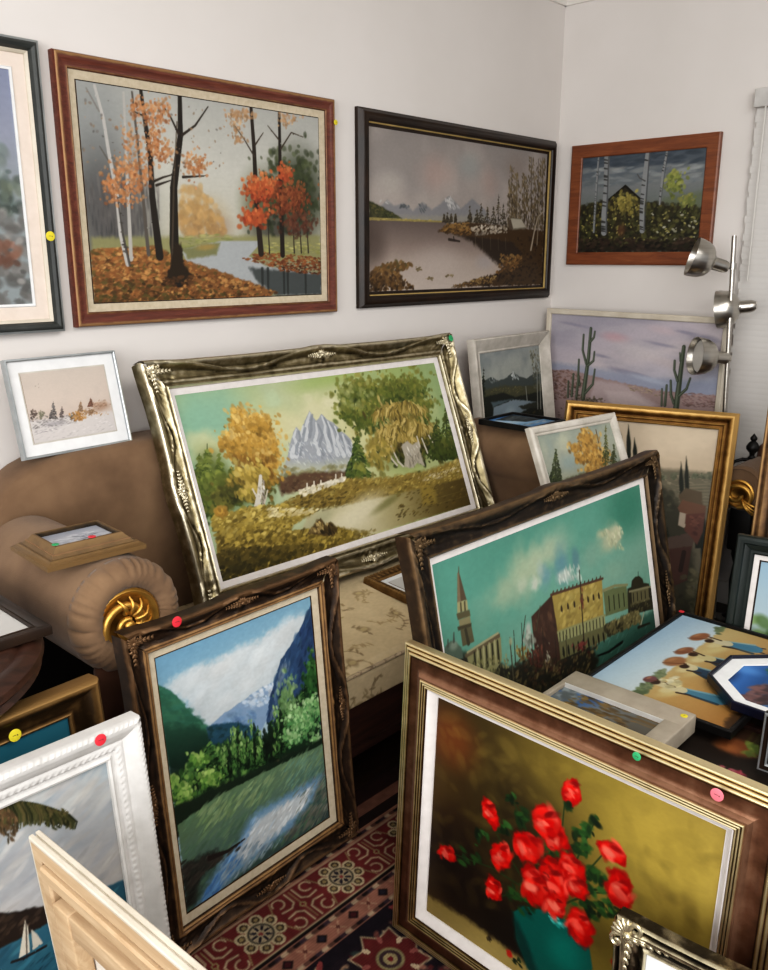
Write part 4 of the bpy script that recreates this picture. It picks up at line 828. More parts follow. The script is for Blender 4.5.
def p_roses():
    s = Pic(.634 / .537, [(116, 131.8), (686.7, 394.4), (612.1, 916), (92, 555.3)], 330, 21)
    s.grad((100, 350), (690, 480), [(0, '33200f'), (.3, '3f3217'), (.5, '6a5a28'), (.7, '9a863e'), (1, 'b09a4e')])
    n = s.fbm(110, 3); s.mix((n - .45) * .8, '7d6c34'); s.mix((.5 - n) * .5, '5a4a22')
    s.ell((140, 215), 85, 80, '6a3a1c', 1, alpha=.85); s.ell((150, 470), 120, 150, '190f09', 1, alpha=.95); s.ell((280, 420), 150, 170, '221a0c', 1, alpha=.8); s.ell((260, 600), 170, 110, '150d08', 1, alpha=.95); s.ell((450, 620), 90, 60, '4a3f18', 1, alpha=.5)
    s.ell((560, 430), 100, 90, 'aa9446', 1, alpha=.7); s.ell((600, 560), 80, 60, 'b09a4c', 1, alpha=.6)
    s.dabs([(120, 150), (680, 400), (640, 700), (100, 520)], 260, 40, ['3a2a14', '5f5024', '8a7838', 'a08c48'], 2, 20, 70, .12)
    s.pgrad([(90, 522), (170, 570), (240, 622), (330, 690), (440, 770), (612, 905), (612, 930), (80, 700)], (150, 540), (300, 760), [(0, '8f7c48'), (.4, 'a89458'), (1, '96824a')], 9, 4)
    s.poly([(420, 690), (612, 800), (612, 916), (440, 770)], '241a0e', 20, 8, .7)
    s.poly([(264, 558), (285, 546), (330, 556), (380, 580), (414, 628), (420, 668), (410, 710), (372, 730), (330, 716), (292, 668), (270, 612)], '06594f', 2)
    s.ell((365, 640), 50, 50, '0b7568', 1, alpha=.8); s.poly([(262, 556), (284, 600), (318, 690), (330, 716), (290, 668), (268, 610)], '07332e', 8, 3, .9); s.dabs([(332, 558), (372, 582), (360, 592), (335, 572)], 30, 10, ['2f9a92', '64c2ba'], 2, 30, 20, .7); s.ell((290, 560), 24, 10, '08443c', .9, 20)
    LV = ['0f1d0e', '1a3016', '264a1f', '35602c']
    for q in ([(365, 345), (360, 400), (350, 460)], [(222, 385), (250, 440), (300, 520)], [(150, 445), (220, 470), (300, 520)], [(440, 445), (400, 490), (360, 530)], [(425, 380), (400, 430), (370, 500)], [(260, 330), (300, 420)], [(480, 520), (420, 520), (370, 540)], [(225, 530), (270, 520), (320, 540)]): s.line(q, 2.5, 3.5, '24371a', .9)
    for x, y, r, n in ((200, 402, 14, 10), (282, 368, 16, 14), (262, 332, 16, 9), (374, 346, 9, 8), (424, 376, 12, 8), (403, 402, 16, 16), (398, 430, 20, 20), (412, 485, 22, 18), (440, 495, 12, 8), (300, 540, 34, 26), (420, 545, 40, 34), (245, 395, 14, 10), (330, 440, 24, 22), (185, 450, 22, 10), (310, 480, 30, 22), (452, 560, 22, 14), (370, 440, 16, 12), (270, 520, 20, 12)):
        s.dabs((x, y, r, r * .9), n, 17, LV, 2.0, 30, 70, .9, .4)
    def rose(x, y, rx, ry, ang=0, v=0):
        r = s.r; rx *= 1.06; ry *= 1.06
        s.ell((x, y), rx, ry, '9c0f0f', .3, ang, 1, .34); s.ell((x - rx * .04, y - ry * .03), rx * .88, ry * .88, 'cc1a18', .4, ang, 1, .3)
        for i in range(13):
            a = i * 2.4 + r.rand(); q = .2 + .5 * r.rand(); c = ('d8241f', 'e23a30', 'c21614', 'a80f10', 'ea5448', 'd62a24')[(i + v) % 6]
            s.dabs((x + rx * q * math.cos(a), y + ry * q * math.sin(a), rx * .12, ry * .12), 2, rx * .85, [c], 2.4, math.degrees(a) + 90, 25, .7)
        s.dabs((x - rx * .2, y + ry * .05, rx * .3, ry * .3), 5, rx * .7, ['e8564a', 'f07a68'], 2.2, ang + 30, 40, .6); s.dabs((x + rx * .25, y - ry * .4, rx * .3, ry * .15), 3, rx * .7, ['7d0c0d'], 2.6, ang, 30, .6)
    for a in ((345, 412, 32, 26, 0), (330, 380, 31, 33, -20), (292, 430, 33, 34, 10), (345, 500, 34, 48, -25), (308, 510, 31, 42, -30), (378, 474, 30, 38, -20), (388, 508, 26, 22, 0), (240, 446, 26, 31, -15), (346, 546, 26, 20, 0), (395, 586, 28, 36, -20), (380, 322, 20, 28, 10), (218, 362, 20, 32, -35), (224, 513, 20, 27, -25), (460, 440, 28, 18, 5), (474, 515, 29, 35, -20), (133, 442, 22, 14, 10)): rose(*a, v=int(a[0]) % 5)
    s.ell((374, 345), 8, 9, '16230f', .5); s.ell((243, 398), 9, 9, '16230f', .5); s.dabs((330, 470, 30, 40), 16, 14, ['5a0c0c', '7a1210'], 1.8, 0, 80, .5)
    s.ell((256, 641), 9, 11, 'b92a20', .5, -30, 1, .2); s.ell((466, 661), 12, 10, '9a2018', .6, 0, .9, .2); s.dabs((272, 655, 9, 9), 8, 10, LV[:2], 2, 40, 30, .9); s.dabs((214, 612, 5, 4), 4, 9, ['2a1f14'], 2, 30, 30)
    return s.finish(.02, .6)

def p_tuscan():
    s = Pic(.558 / .843, [(583.3, 417.7), (717.8, 430.3), (684.9, 636.7), (554.8, 609.9)], 300, 22)
    s.grad((650, 420), (650, 478), [(0, 'baa98f'), (.5, 'c6b499'), (1, 'bca98c')]); n = s.fbm(20, 3); s.mix((n - .5) * .7, 'ab9a82')
    s.poly([(582, 470), (620, 462), (660, 468), (712, 474), (690, 640), (554, 612)], '6a6450', 3, 2); s.dabs([(640, 470), (710, 474), (706, 500), (640, 500)], 140, 4, ['5a5844', '78705a', '8f866c'], 4, 4, 8, .7)
    for x in (662, 672, 692, 700, 707, 650, 644): s.dabs((x, 477, 3.6, 3.2), 16, 3, ['4f5440', '6a6c54'], 1.3, 0, 90, .8)
    for i in range(8): s.line([(676, 486 + i * 2.6), (708, 484 + i * 3.4)], .9, .9, '857c62', .6)
    s.poly([(560, 520), (600, 480), (652, 478), (680, 505), (690, 560), (684, 637), (554, 610)], '3c3a2c', 4, 3); s.dabs([(600, 480), (655, 474), (676, 500), (650, 540), (590, 540)], 220, 5, ['2f3024', '454434', '5c5844'], 1.4, 0, 60, .75, .4)
    def cyp(x, y, h, w): s.poly([(x, y - h), (x + w * .5, y - h * .45), (x + w * .4, y), (x - w * .4, y), (x - w * .5, y - h * .45)], '1f231a', .8, .6)
    cyp(679.5, 496, 34, 4.5); cyp(685, 494, 38, 4.5); cyp(629, 458, 34, 4.5); cyp(622, 460, 26, 4); cyp(635, 462, 24, 4); cyp(694, 548, 34, 7); cyp(700, 560, 50, 8); cyp(664, 556, 30, 7)
    s.poly([(676, 496), (684, 488), (699, 492), (700, 508), (680, 510)], '5a4c38', 1, .6); s.poly([(675, 508), (680, 500), (703, 506), (702, 514), (678, 514)], '6c4a36', .8)
    s.poly([(677, 512), (684, 514), (681, 528), (675, 525)], 'a99a86', .6); s.poly([(683, 514), (702, 513), (699, 532), (693, 545), (681, 530)], '613a2e', .8); s.dabs([(684, 516), (700, 516), (692, 536)], 24, 4, ['4a2c24', '75493a'], 1.5, 0, 60, .6)
    s.poly([(652, 540), (684, 533), (690, 540), (688, 548), (655, 552)], '55443a', .8); s.poly([(655, 550), (688, 546), (682, 580), (660, 590)], '4a2f26', .8); s.line([(680, 552), (676, 570)], 4, 4, '2c1d18')
    s.dabs((690, 590, 12, 22), 90, 6, ['3a3a28', '55523a', '6a6448'], 1.4, 0, 60, .7); s.dabs([(600, 560), (655, 560), (680, 600), (684, 636), (560, 610)], 240, 7, ['1a1a14', '2c2a1e', '3f3828', '54412c'], 1.5, 0, 60, .7, .5)
    return s.finish(.02, .5)

def p_water_carriers():
    s = Pic(.62 / .40, [(200, 271), (490, 74), (881, 187), (649, 432)], 200, 23)
    s.pgrad([(190, 275), (490, 70), (640, 112), (360, 330)], (345, 172), (500, 230), [(0, 'a3c4dc'), (.5, 'bfd6e2'), (1, 'd3dee0')], 2)
    s.pgrad([(352, 325), (420, 275), (520, 190), (625, 108), (890, 180), (650, 440)], (480, 220), (760, 330), [(0, 'cbb274'), (.35, 'c29a54'), (.7, 'b98a44'), (1, 'a8742f')], 3, 3)
    s.ell((600, 180), 60, 20, 'd6c684', .9, 20, .8); s.ell((540, 250), 50, 16, 'd4c27e', .9, 20, .8); s.ell((470, 310), 60, 20, 'd6c684', .9, 25, .8); s.ell((760, 210), 80, 30, 'a86f32', 1, 20, .7)
    s.dabs([(335, 320), (400, 262), (450, 232), (440, 260), (365, 330)], 140, 13, ['5a6a48', '74835a', '909a74'], 1.3, 0, 90, .75); s.dabs([(590, 112), (625, 108), (600, 135)], 40, 10, ['6a7a54'], 1.3, 0, 90, .7)
    def carrier(hx_, hy, rx, ry, bx, by, fx, fy, basket, body, cloth):
        mx, my = bx + (fx - bx) * .72, by + (fy - by) * .72; dx, dy = (fx - bx), (fy - by); q = math.hypot(dx, dy); ux, uy = dx / q, dy / q
        s.ell(((hx_ + bx) / 2 + 16, (hy + by) / 2 + 14), 38, 15, 'd9cb92', .6, 20, .9, .15)
        for e in (-5, 5): s.line([(mx - uy * e, my + ux * e), (fx - uy * e * 1.4, fy + ux * e * 1.4)], 7, 5, '2f2219')
        s.line([(bx, by), (mx, my)], 20, 38, body); s.line([(bx + uy * 6, by - ux * 6), (mx + uy * 12, my - ux * 12)], 5, 8, '86b6c2', .7); s.line([(bx - uy * 7, by + ux * 7), (mx - uy * 14, my + ux * 14)], 6, 9, '1f3648', .8)
        s.line([(hx_ + rx * .9, hy + 10), (bx + 4, by + 1)], 22, 27, cloth); s.ell((hx_ + rx * .85, hy + ry * .75), 14, 11, '3f2a1e', .4, 20)
        s.line([(bx - 14, by - 8), (hx_ + rx * .4, hy - 4)], 6, 5, '4a3222', .9); s.line([(bx - 6, by + 10), (bx + 34, by + 18)], 7, 5, '3f2a1e', .9)
        s.ell((hx_, hy), rx, ry, basket, .35, 15); s.ell((hx_ - rx * .2, hy - ry * .3), rx * .6, ry * .4, 'c08a58', .9, 15, .7); s.line([(hx_ - rx, hy + ry * .2), (hx_ + rx, hy + ry * .35)], 3, 3, '6f4428')
    carrier(545, 140, 36, 17, 625, 160, 745, 185, '9a603a', '3f7f9c', 'd2c8a0'); carrier(500, 182, 33, 15, 575, 205, 640, 228, '8f5a3a', '2c3a48', 'cdbf86'); carrier(472, 214, 36, 21, 520, 232, 600, 262, 'a06c40', '2f4a60', 'd8cc9c'); carrier(398, 268, 20, 13, 490, 300, 660, 345, '7a4a50', '47829a', 'd3c79a')
    s.dabs([(430, 270), (480, 262), (500, 290), (450, 295)], 50, 12, ['c9bd8a', 'e0d8b0'], 1.6, 20, 40, .8)
    s.poly([(640, 438), (636, 400), (660, 372), (690, 370), (720, 340), (890, 200), (890, 260), (660, 450)], '46301c', 6, 4, .9)
    return s.finish(.015, .6)

def p_palm_bay():
    s = Pic(.76 / .585, [(-463, 1013), (105.7, 760), (146, 1032), (-351, 1385.6)], 340, 24)
    s.grad((50, 775), (80, 905), [(0, '96a8b0'), (.3, 'a8b0b4'), (.6, 'aeaeae'), (1, 'b5b0aa')]); n = s.fbm(30, 3, 3); s.mix((n - .45) * 1.5, '8f98a0'); s.mix((.5 - n) * 1.4, 'c2bfba')
    s.dabs([(-60, 800), (100, 770), (125, 880), (-40, 920)], 160, 34, ['8d949c', 'a9a9aa', 'bcb8b2', 'c8c4bc'], 4, -24, 14, .4)
    s.pgrad([(-500, 1100), (-10, 915), (60, 910), (104, 888), (150, 868), (160, 1060), (-351, 1420)], (60, 890), (90, 1010), [(0, '2a5c74'), (.4, '1f5a6c'), (1, '13485a')], 2, 1)
    s.dabs([(0, 930), (140, 880), (150, 1000), (0, 1000)], 160, 20, ['184c60', '2a6a7c', '3a7a88'], 4, -24, 10, .5)
    s.poly([(-120, 940), (-30, 912), (10, 912), (34, 908), (58, 903), (50, 922), (24, 936), (6, 946), (-100, 990)], '261c16', 2, 2); s.dabs([(-60, 930), (50, 908), (30, 930), (-40, 960)], 60, 9, ['1c1410', '33261c', '46362a'], 2, -20, 20, .7)
    s.poly([(25, 920), (28, 926), (30, 952), (19, 958)], 'cfc6b2', .8); s.poly([(31, 929), (37, 934), (43, 943), (33, 950)], 'beb6a6', .8); s.line([(26, 918), (27, 958)], 1.2, 1.2, '3a2f28'); s.line([(12, 962), (24, 958), (46, 946)], 3, 3, '1f1a1a'); s.dabs([(30, 965), (60, 945), (60, 955), (35, 975)], 20, 9, ['123a48'], 4, -24, 8, .6)
    P = ['20230f', '33371a', '4a4a24', '5e522c']
    s.line([(-30, 815), (0, 802), (30, 806), (64, 812)], 3, 1.5, '33341c')
    for i in range(34):
        t = i / 33; x = -20 + 86 * t; y = 806 - 8 * math.sin(PI * t) + 9 * t; l = 30 * (1 - .55 * t)
        for k in range(4): s.line([(x + k, y), (x + 5 + k * 2, y + l * .5), (x + 6 + k, y + l * (.8 + .3 * s.r.rand()))], 3, 1.2, P[s.r.randint(4)], .9)
    s.dabs([(-5, 806), (16, 812), (18, 838), (4, 842)], 70, 7, ['3a2f1c', '5c452a', '75583a'], 3, 80, 20, .85); s.dabs([(40, 808), (68, 810), (70, 822), (50, 832)], 60, 6, P, 3, 70, 30, .85)
    s.dabs([(-120, 820), (-20, 800), (-10, 860), (-100, 880)], 200, 12, P, 3, 60, 40, .85)
    return s.finish(.02, .8)

def p_teal():
    s = Pic(.67 / .614, [(0, 0), (1, 0), (1, 1), (0, 1)], 110, 25)
    s.grad((0, 0), (0, 1), [(0, '0f5c70'), (.5, '176a7a'), (1, '0f4a58')]); n = s.fbm(.3, 3, 3); s.mix((n - .5) * 1.1, '2a7f8c')
    s.dabs([(0, .5), (1, .45), (1, 1), (0, 1)], 200, .1, ['0c3c48', '14566a', '1f7080'], 4, 0, 12, .5)
    return s.finish()

def p_garden():
    s = Pic(.75, [(-32, 118), (45, 118), (82, 830), (-4, 850)], 210, 26)
    s.grad((30, 120), (50, 480), [(0, '8c95b2'), (.5, '9aa0b4'), (1, '98a2a4')])
    s.dabs([(-30, 330), (50, 300), (62, 520), (-20, 520)], 160, 16, ['5d6c68', '748280', '8c9894'], 1.4, 0, 90, .6, .4); s.dabs([(-30, 400), (62, 420), (66, 560), (-20, 560)], 160, 14, ['4b5550', '5f6a60', '76806f'], 1.4, 0, 90, .7, .3); s.line([(38, 470), (40, 600)], 4, 7, '3f3f3c')
    s.dabs([(-30, 520), (66, 500), (82, 840), (-10, 850)], 420, 16, ['585856', '6e6d6a', '858380', '9a9894'], 1.5, 0, 60, .75, .3)
    s.dabs([(0, 630), (68, 615), (70, 690), (0, 700)], 120, 13, ['6b4a3c', '85604e', '9c786a'], 1.5, 0, 60, .75)
    return s.finish()

def p_photo(seed, kind):
    """small sheets: lake print, blue cove, octagon surf, snow scene, still life, meadow, plain prints"""
    s = Pic(*{'cove': (1.05, [(0, 0), (1, 0), (1, 1), (0, 1)], 90), 'surf': (1., [(0, 0), (1, 0), (1, 1), (0, 1)], 110), 'snow': (1.25, [(0, 0), (1, 0), (1, 1), (0, 1)], 70), 'still': (1., [(0, 0), (1, 0), (1, 1), (0, 1)], 150), 'meadow': (.8, [(0, 0), (1, 0), (1, 1), (0, 1)], 150), 'bay': (1.3, [(0, 0), (1, 0), (1, 1), (0, 1)], 120), 'pale': (.6, [(0, 0), (1, 0), (1, 1), (0, 1)], 60), 'print': (1.2, [(0, 0), (1, 0), (1, 1), (0, 1)], 60)}[kind], seed)
    if kind == 'cove':
        s.grad((0, 0), (0, 1), [(0, '2f6fb4'), (.35, '5a9ad0'), (.5, 'b9d6e8'), (1, '3a7ab0')]); s.ell((.25, .35), .3, .2, 'cfe2ee', .9, alpha=.8, rough=.2)
        s.poly([(.35, .2), (1, .1), (1, .75), (.6, .7), (.5, .45)], '2c3438', .02, .04); s.dabs([(.45, .3), (1, .2), (1, .7), (.6, .6)], 90, .09, ['1a2024', '3f474a', '6a7478'], 2, 30, 40, .8); s.dabs([(0, .72), (1, .78), (1, 1), (0, 1)], 60, .12, ['8a94a0', 'b5bcc4', '5a6a78'], 4, 0, 10, .6)
    elif kind == 'surf':
        s.grad((0, 0), (0, 1), [(0, '24508f'), (.3, '3f78c4'), (.5, '2c5690'), (1, '9ab8c8')]); s.ell((.3, .2), .3, .16, '16284a', .9, alpha=.8); s.ell((.55, .3), .14, .2, '5f9ae0', .9, alpha=.8)
        s.dabs([(.6, .1), (1, .1), (1, .5), (.75, .45)], 60, .12, ['5a3a34', '8a5c50', 'a8786a'], 2, 40, 40, .8); s.dabs([(0, .45), (.4, .5), (.35, .65), (0, .7)], 60, .1, ['4a3a3c', '7a5a58'], 2, 30, 40, .8); s.dabs([(.3, .6), (1, .5), (1, 1), (.1, 1)], 120, .13, ['7aa6b8', 'c9dce0', 'e2eaea'], 3, -20, 20, .8); s.dabs([(.5, .5), (1, .42), (1, .55)], 30, .08, ['3a6a4a'], 2)
    elif kind == 'snow':
        s.grad((0, 0), (0, 1), [(0, 'a9aebc'), (.5, 'c3c6cf'), (1, 'd0d2d8')]); s.dabs([(0, .3), (1, .2), (1, .6), (0, .7)], 80, .12, ['8a90a0', 'a8adb8', 'd9dbe0'], 3, 15, 30, .6); s.line([(.6, .3), (.75, .6), (1, .7)], .02, .01, '5a5e68'); s.line([(.65, .7), (.95, .45)], .02, .01, '6a6e78'); s.dabs((.8, .5, .15, .2), 30, .06, ['5f6470', '808490'], 2, 60, 40, .7)
    elif kind == 'still':
        s.grad((0, 0), (1, 1), [(0, '16120e'), (.5, '221a14'), (1, '14100c')]); s.ell((.28, .26), .2, .12, '8f8472', .6, 0, 1, .1); s.ell((.28, .24), .13, .07, '3a3430', .6); s.ell((.36, .36), .16, .11, '8a806c', .7, 0, .9, .15); s.ell((.26, .30), .06, .05, '5a6450', .6)
        s.dabs((.54, .46, .09, .07), 50, .05, ['6a2430', '903040', 'a8505a', '9a8a86'], 1.3, 0, 90, .85); s.ell((.88, .36), .15, .20, '74401c', .6, 0, 1, .05); s.ell((.84, .30), .08, .12, '8f5424', .8, alpha=.8); s.dabs((.9, .44, .1, .05), 16, .08, ['4a5a24', '6a7a30'], 2, 0, 60, .8)
    elif kind == 'meadow':
        s.grad((0, 0), (0, 1), [(0, '8fb4cc'), (.4, 'b9d0da'), (.5, '7d9a7a'), (1, '3a5a2a')]); s.dabs([(0, .4), (1, .35), (1, 1), (0, 1)], 260, .09, ['24401c', '3a5c28', '567a38', '7a9a50'], 1.5, 0, 60, .8, .3); s.fir((.15, .5), .2, .12, ['1f3a20', '2f5230'], 50, .05)
    elif kind == 'bay':
        s.grad((0, 0), (1, 1), [(0, '3f78c0'), (.35, '3a6ab4'), (.5, '8a8f90'), (1, '4a3a24')]); s.poly([(0, 0), (.34, 0), (.30, .55), (0, .7)], '2f66b8', .03, .02); s.dabs([(.18, .1), (.42, 0), (.44, .6), (.2, .9)], 90, .1, ['3f4446', '6f7678', '98a0a2'], 1.6, 30, 50, .85); s.dabs([(.4, 0), (1, 0), (1, 1), (.35, 1)], 260, .09, ['4a3a22', '6a5230', '866a40', '5a4a34'], 3, 0, 20, .8); s.dabs([(.38, .1), (.5, .1), (.48, .4), (.38, .4)], 14, .06, ['8f7038', 'a08248'], 2, 0, 40, .8)
    elif kind == 'pale':
        s.grad((0, 0), (0, 1), [(0, 'b5a78f'), (1, 'c4b49c')])
    else:
        s.grad((0, 0), (0, 1), [(0, 'd9d8d4'), (1, 'd4d2ce')]); s.line([(.72, .55), (.74, .57)], .02, .02, '3a3a3a'); s.dabs((.4, .45, .2, .2), 60, .05, ['8f9aa8', 'a8aeb4', '6f7a8a'], 2, 0, 60, .6)
    return s.finish(.012, .3 if kind != 'print' else 0)

# ------------------------------------------------------------------ material library
M['oil'] = oil_mat(); M['wool'] = wool_mat(); M['brocade'] = brocade_mat(); M['shade_black'] = noise_mat('shade_black', '080605', '0e0b09', 10, 1., spec=.02)  # the near-black cloth colour stands in for shade beside the settee arms
M['ink'] = plain('sticker_ink', '3a2a2a')
M['kraft'] = noise_mat('kraft_backing', '6f5338', '86674a', 14, .85)
M['plaster'] = noise_mat('wall_plaster', 'd3cec9', 'dcd7d3', 1.3, .9, bmp=.06, bscale=60, spec=.2)
M['ceil'] = noise_mat('ceiling_paint', 'dcd8d2', 'e4e0da', 1.3, .9)
M['floorwood'] = wood_mat('dark_floor', '1d120c', '2c1c13', '3a261a', 5, .5)
M['velvet'] = noise_mat('brown_velvet', '5f4a38', '7f664e', 5, .85, bmp=.25, bscale=260, spec=.15, sheen=.12)
M['velvet_dark'] = noise_mat('dark_brown_velvet', '4a3022', '5f4030', 9, .85, bmp=.25, bscale=260, spec=.15, sheen=.1)
M['darkwood'] = wood_mat('dark_walnut', '1f120b', '36201a', '4a2c1e', 6, .42)
M['tablewood'] = wood_mat('table_walnut', '22130d', '382117', '4c2f22', 5, .4)
M['black'] = noise_mat('black_iron', '0c0b0b', '1a1817', 20, .45, .4)
M['steel'] = noise_mat('brushed_nickel', 'a8a49c', 'b9b5ae', 3, .3, 1., stretch=(1, 1, 40), bmp=.05, bscale=120)
M['bulb'] = plain('lamp_inside', 'c9c6c0', .4)
M['slat'] = noise_mat('blind_slat', 'c3c0bc', 'cdcac6', 3, .7)
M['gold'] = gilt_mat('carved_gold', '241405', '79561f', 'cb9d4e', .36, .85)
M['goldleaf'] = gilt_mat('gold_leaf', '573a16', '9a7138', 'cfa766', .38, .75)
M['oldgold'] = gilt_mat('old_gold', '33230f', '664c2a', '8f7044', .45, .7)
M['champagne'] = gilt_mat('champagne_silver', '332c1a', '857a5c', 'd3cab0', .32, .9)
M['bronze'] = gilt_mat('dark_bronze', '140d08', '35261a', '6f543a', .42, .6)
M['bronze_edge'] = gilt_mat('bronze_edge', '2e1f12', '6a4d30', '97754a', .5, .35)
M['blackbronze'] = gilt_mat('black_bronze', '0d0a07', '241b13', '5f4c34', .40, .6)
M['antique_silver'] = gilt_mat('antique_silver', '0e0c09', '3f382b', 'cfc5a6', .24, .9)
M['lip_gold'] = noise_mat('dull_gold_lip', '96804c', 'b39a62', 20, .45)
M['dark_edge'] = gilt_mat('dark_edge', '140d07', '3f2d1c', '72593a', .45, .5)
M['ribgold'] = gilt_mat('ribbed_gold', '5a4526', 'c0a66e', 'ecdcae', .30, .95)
M['satinbrown'] = gilt_mat('satin_brown', '3a2414', '6f4a35', '98725a', .30, .75)
M['redwood'] = wood_mat('red_mahogany', '4a241a', '602f22', '74402f', 9, .45)
M['redgold'] = gilt_mat('rubbed_red_edge', '3f2418', '6a4430', '94704a', .5, .3)
M['orangewood'] = wood_mat('orange_wood', '5f3119', '764021', '87502d', 7, .45)
M['ebony'] = noise_mat('ebony_brown', '150e09', '2a1c12', 10, .38, 0, bmp=.1, bscale=70, spec=.3)
M['linen'] = noise_mat('linen_liner', 'b5a890', 'c6b9a2', 60, .9, bmp=.2, bscale=300)
M['whiteliner'] = noise_mat('white_liner', 'd0cac6', 'dcd6d2', 40, .85)
M['whitepaint'] = noise_mat('white_painted_wood', 'b9b7b3', 'cfcdca', 18, .6, bmp=.2, bscale=90)
M['greywhite'] = noise_mat('weathered_white', 'a9a398', 'cac4ba', 16, .65, bmp=.2, bscale=120)
M['cream'] = noise_mat('cream_paint', 'bdb3a2', 'd0c8b8', 12, .55)
M['mat_white'] = noise_mat('white_matboard', 'd9dada', 'e2e3e3', 30, .9)
M['mat_cream'] = noise_mat('cream_matboard', 'd8c9bc', 'e0d2c6', 30, .9)
M['grey_green'] = noise_mat('dark_grey_green', '222524', '3a3d3b', 9, .45, .1)
M['silver_edge'] = noise_mat('silver_edge', '9aa0a2', 'b3b8ba', 20, .35, .7)
M['darkgreen'] = noise_mat('black_green_lacquer', '121816', '232b28', 8, .35, .1)
M['pale_wood'] = wood_mat('pale_stretcher', 'a98a68', 'b99c7a', 'c9ad8c', 5, .65)
M['raw_canvas'] = noise_mat('raw_canvas', 'd2cbbf', 'ddd7cc', 40, .95, bmp=.2, bscale=260)
M['yellow_dot'] = plain('yellow_sticker', 'd8c832', .6); M['red_dot'] = plain('red_sticker', 'cf2f3c', .6)
M['pink_dot'] = plain('pink_sticker', 'd8707c', .6); M['green_dot'] = plain('green_sticker', '2f9a62', .6)

# ------------------------------------------------------------------ the room
def structure(name, b, m, smooth=None):
    o = b.build(name, m, None, smooth); o['kind'] = 'structure'; return o
structure('wall_back', MB().box(-6.2, .12, 0, .12, 0, 2.78), M['plaster'])
wr = MB()
WY0, WY1, WZ0, WZ1 = -2.19, -.99, .5, 2.14           # window opening in wall_right
wr.box(0, .12, WY1, 0, 0, 2.78); wr.box(0, .12, -5.2, WY0, 0, 2.78); wr.box(0, .12, WY0, WY1, 0, WZ0); wr.box(0, .12, WY0, WY1, WZ1, 2.78)
structure('wall_right', wr, M['plaster'])
structure('floor', MB().box(-6.2, .12, -5.2, .12, -.1, -.006), M['floorwood'])
structure('ceiling', MB().box(-6.2, .12, -5.2, .12, 2.78, 2.88), M['ceil'])
cove = [(0, 2.685), (-.012, 2.685), (-.018, 2.70), (-.03, 2.715), (-.055, 2.74), (-.07, 2.76), (-.075, 2.78), (0, 2.78)]
structure('trim_1', MB().prism(cove, 'x', -6.2, -.0), M['ceil'], 30)
structure('trim_2', MB().prism(cove, 'y', -5.2, -.0), M['ceil'], 30)
structure('baseboard_back', MB().box(-6.2, -.018, -.016, 0, -.006, .1), M['ceil'])
structure('baseboard_right', MB().box(-.016, 0, -5.2, -.0, -.006, .1), M['ceil'])
wf = MB()
for a in ((WY0, WY0 + .05, WZ0, WZ1), (WY1 - .05, WY1, WZ0, WZ1), (WY0 + .05, WY1 - .05, WZ0, WZ0 + .05), (WY0 + .05, WY1 - .05, WZ1 - .05, WZ1), ((WY0 + WY1) / 2 - .02, (WY0 + WY1) / 2 + .02, WZ0 + .05, WZ1 - .05)):
    wf.box(.03, .09, *a)
win = structure('window_1', wf, M['whitepaint'])
gm, gnt, gbs = new_mat('window_glass'); gbs.inputs['Transmission Weight'].default_value = 1; gbs.inputs['Roughness'].default_value = .02
gp = MB().box(.055, .06, WY0 + .04, WY1 - .04, WZ0 + .04, WZ1 - .04).build('pane', gm, win, None)

# the closed slatted blind hanging in front of the window
bl = empty('window_blind', loc=(-.035, -1.585, .44)); tag(bl, 'closed white slatted window blind on the wall behind the floor lamp', 'blind')
BW = .64
MB().box(-.03, .025, -BW, BW, 1.70, 1.771, bev=.004).build('headrail', M['whitepaint'], bl)
sl = None; nsl = 68
for i in range(nsl):
    z = 1.685 - i * .0245
    if sl is None:
        b = MB(); pr = [(.0002, .0145), (-.0008, .006), (-.0012, 0), (-.0013, -.006), (-.0010, -.0145), (-.0002, -.0145), (-.0005, -.006), (-.0004, 0), (.0000, .006), (.001, .0145)]
        b.prism(pr, 'y', -BW + .005, BW - .005); sl = b.build('slat', M['slat'], bl, 60); sl.location = (0, 0, z); o = sl
    else:
        o = sl.copy(); COL.objects.link(o); o.location = (0, 0, z)
    o.location.y = .004 * math.sin(i * 2.3); o.rotation_euler = (0, R(.8), 0)
MB().box(-.012, .012, -BW, BW, .0, .018, bev=.003).build('bottom_rail', M['whitepaint'], bl)
MB().tube([(-.03, BW - .05, 1.70), (-.032, BW - .05, 1.4), (-.03, BW - .05, 1.02)], .003).build('tilt_wand', M['bulb'], bl)

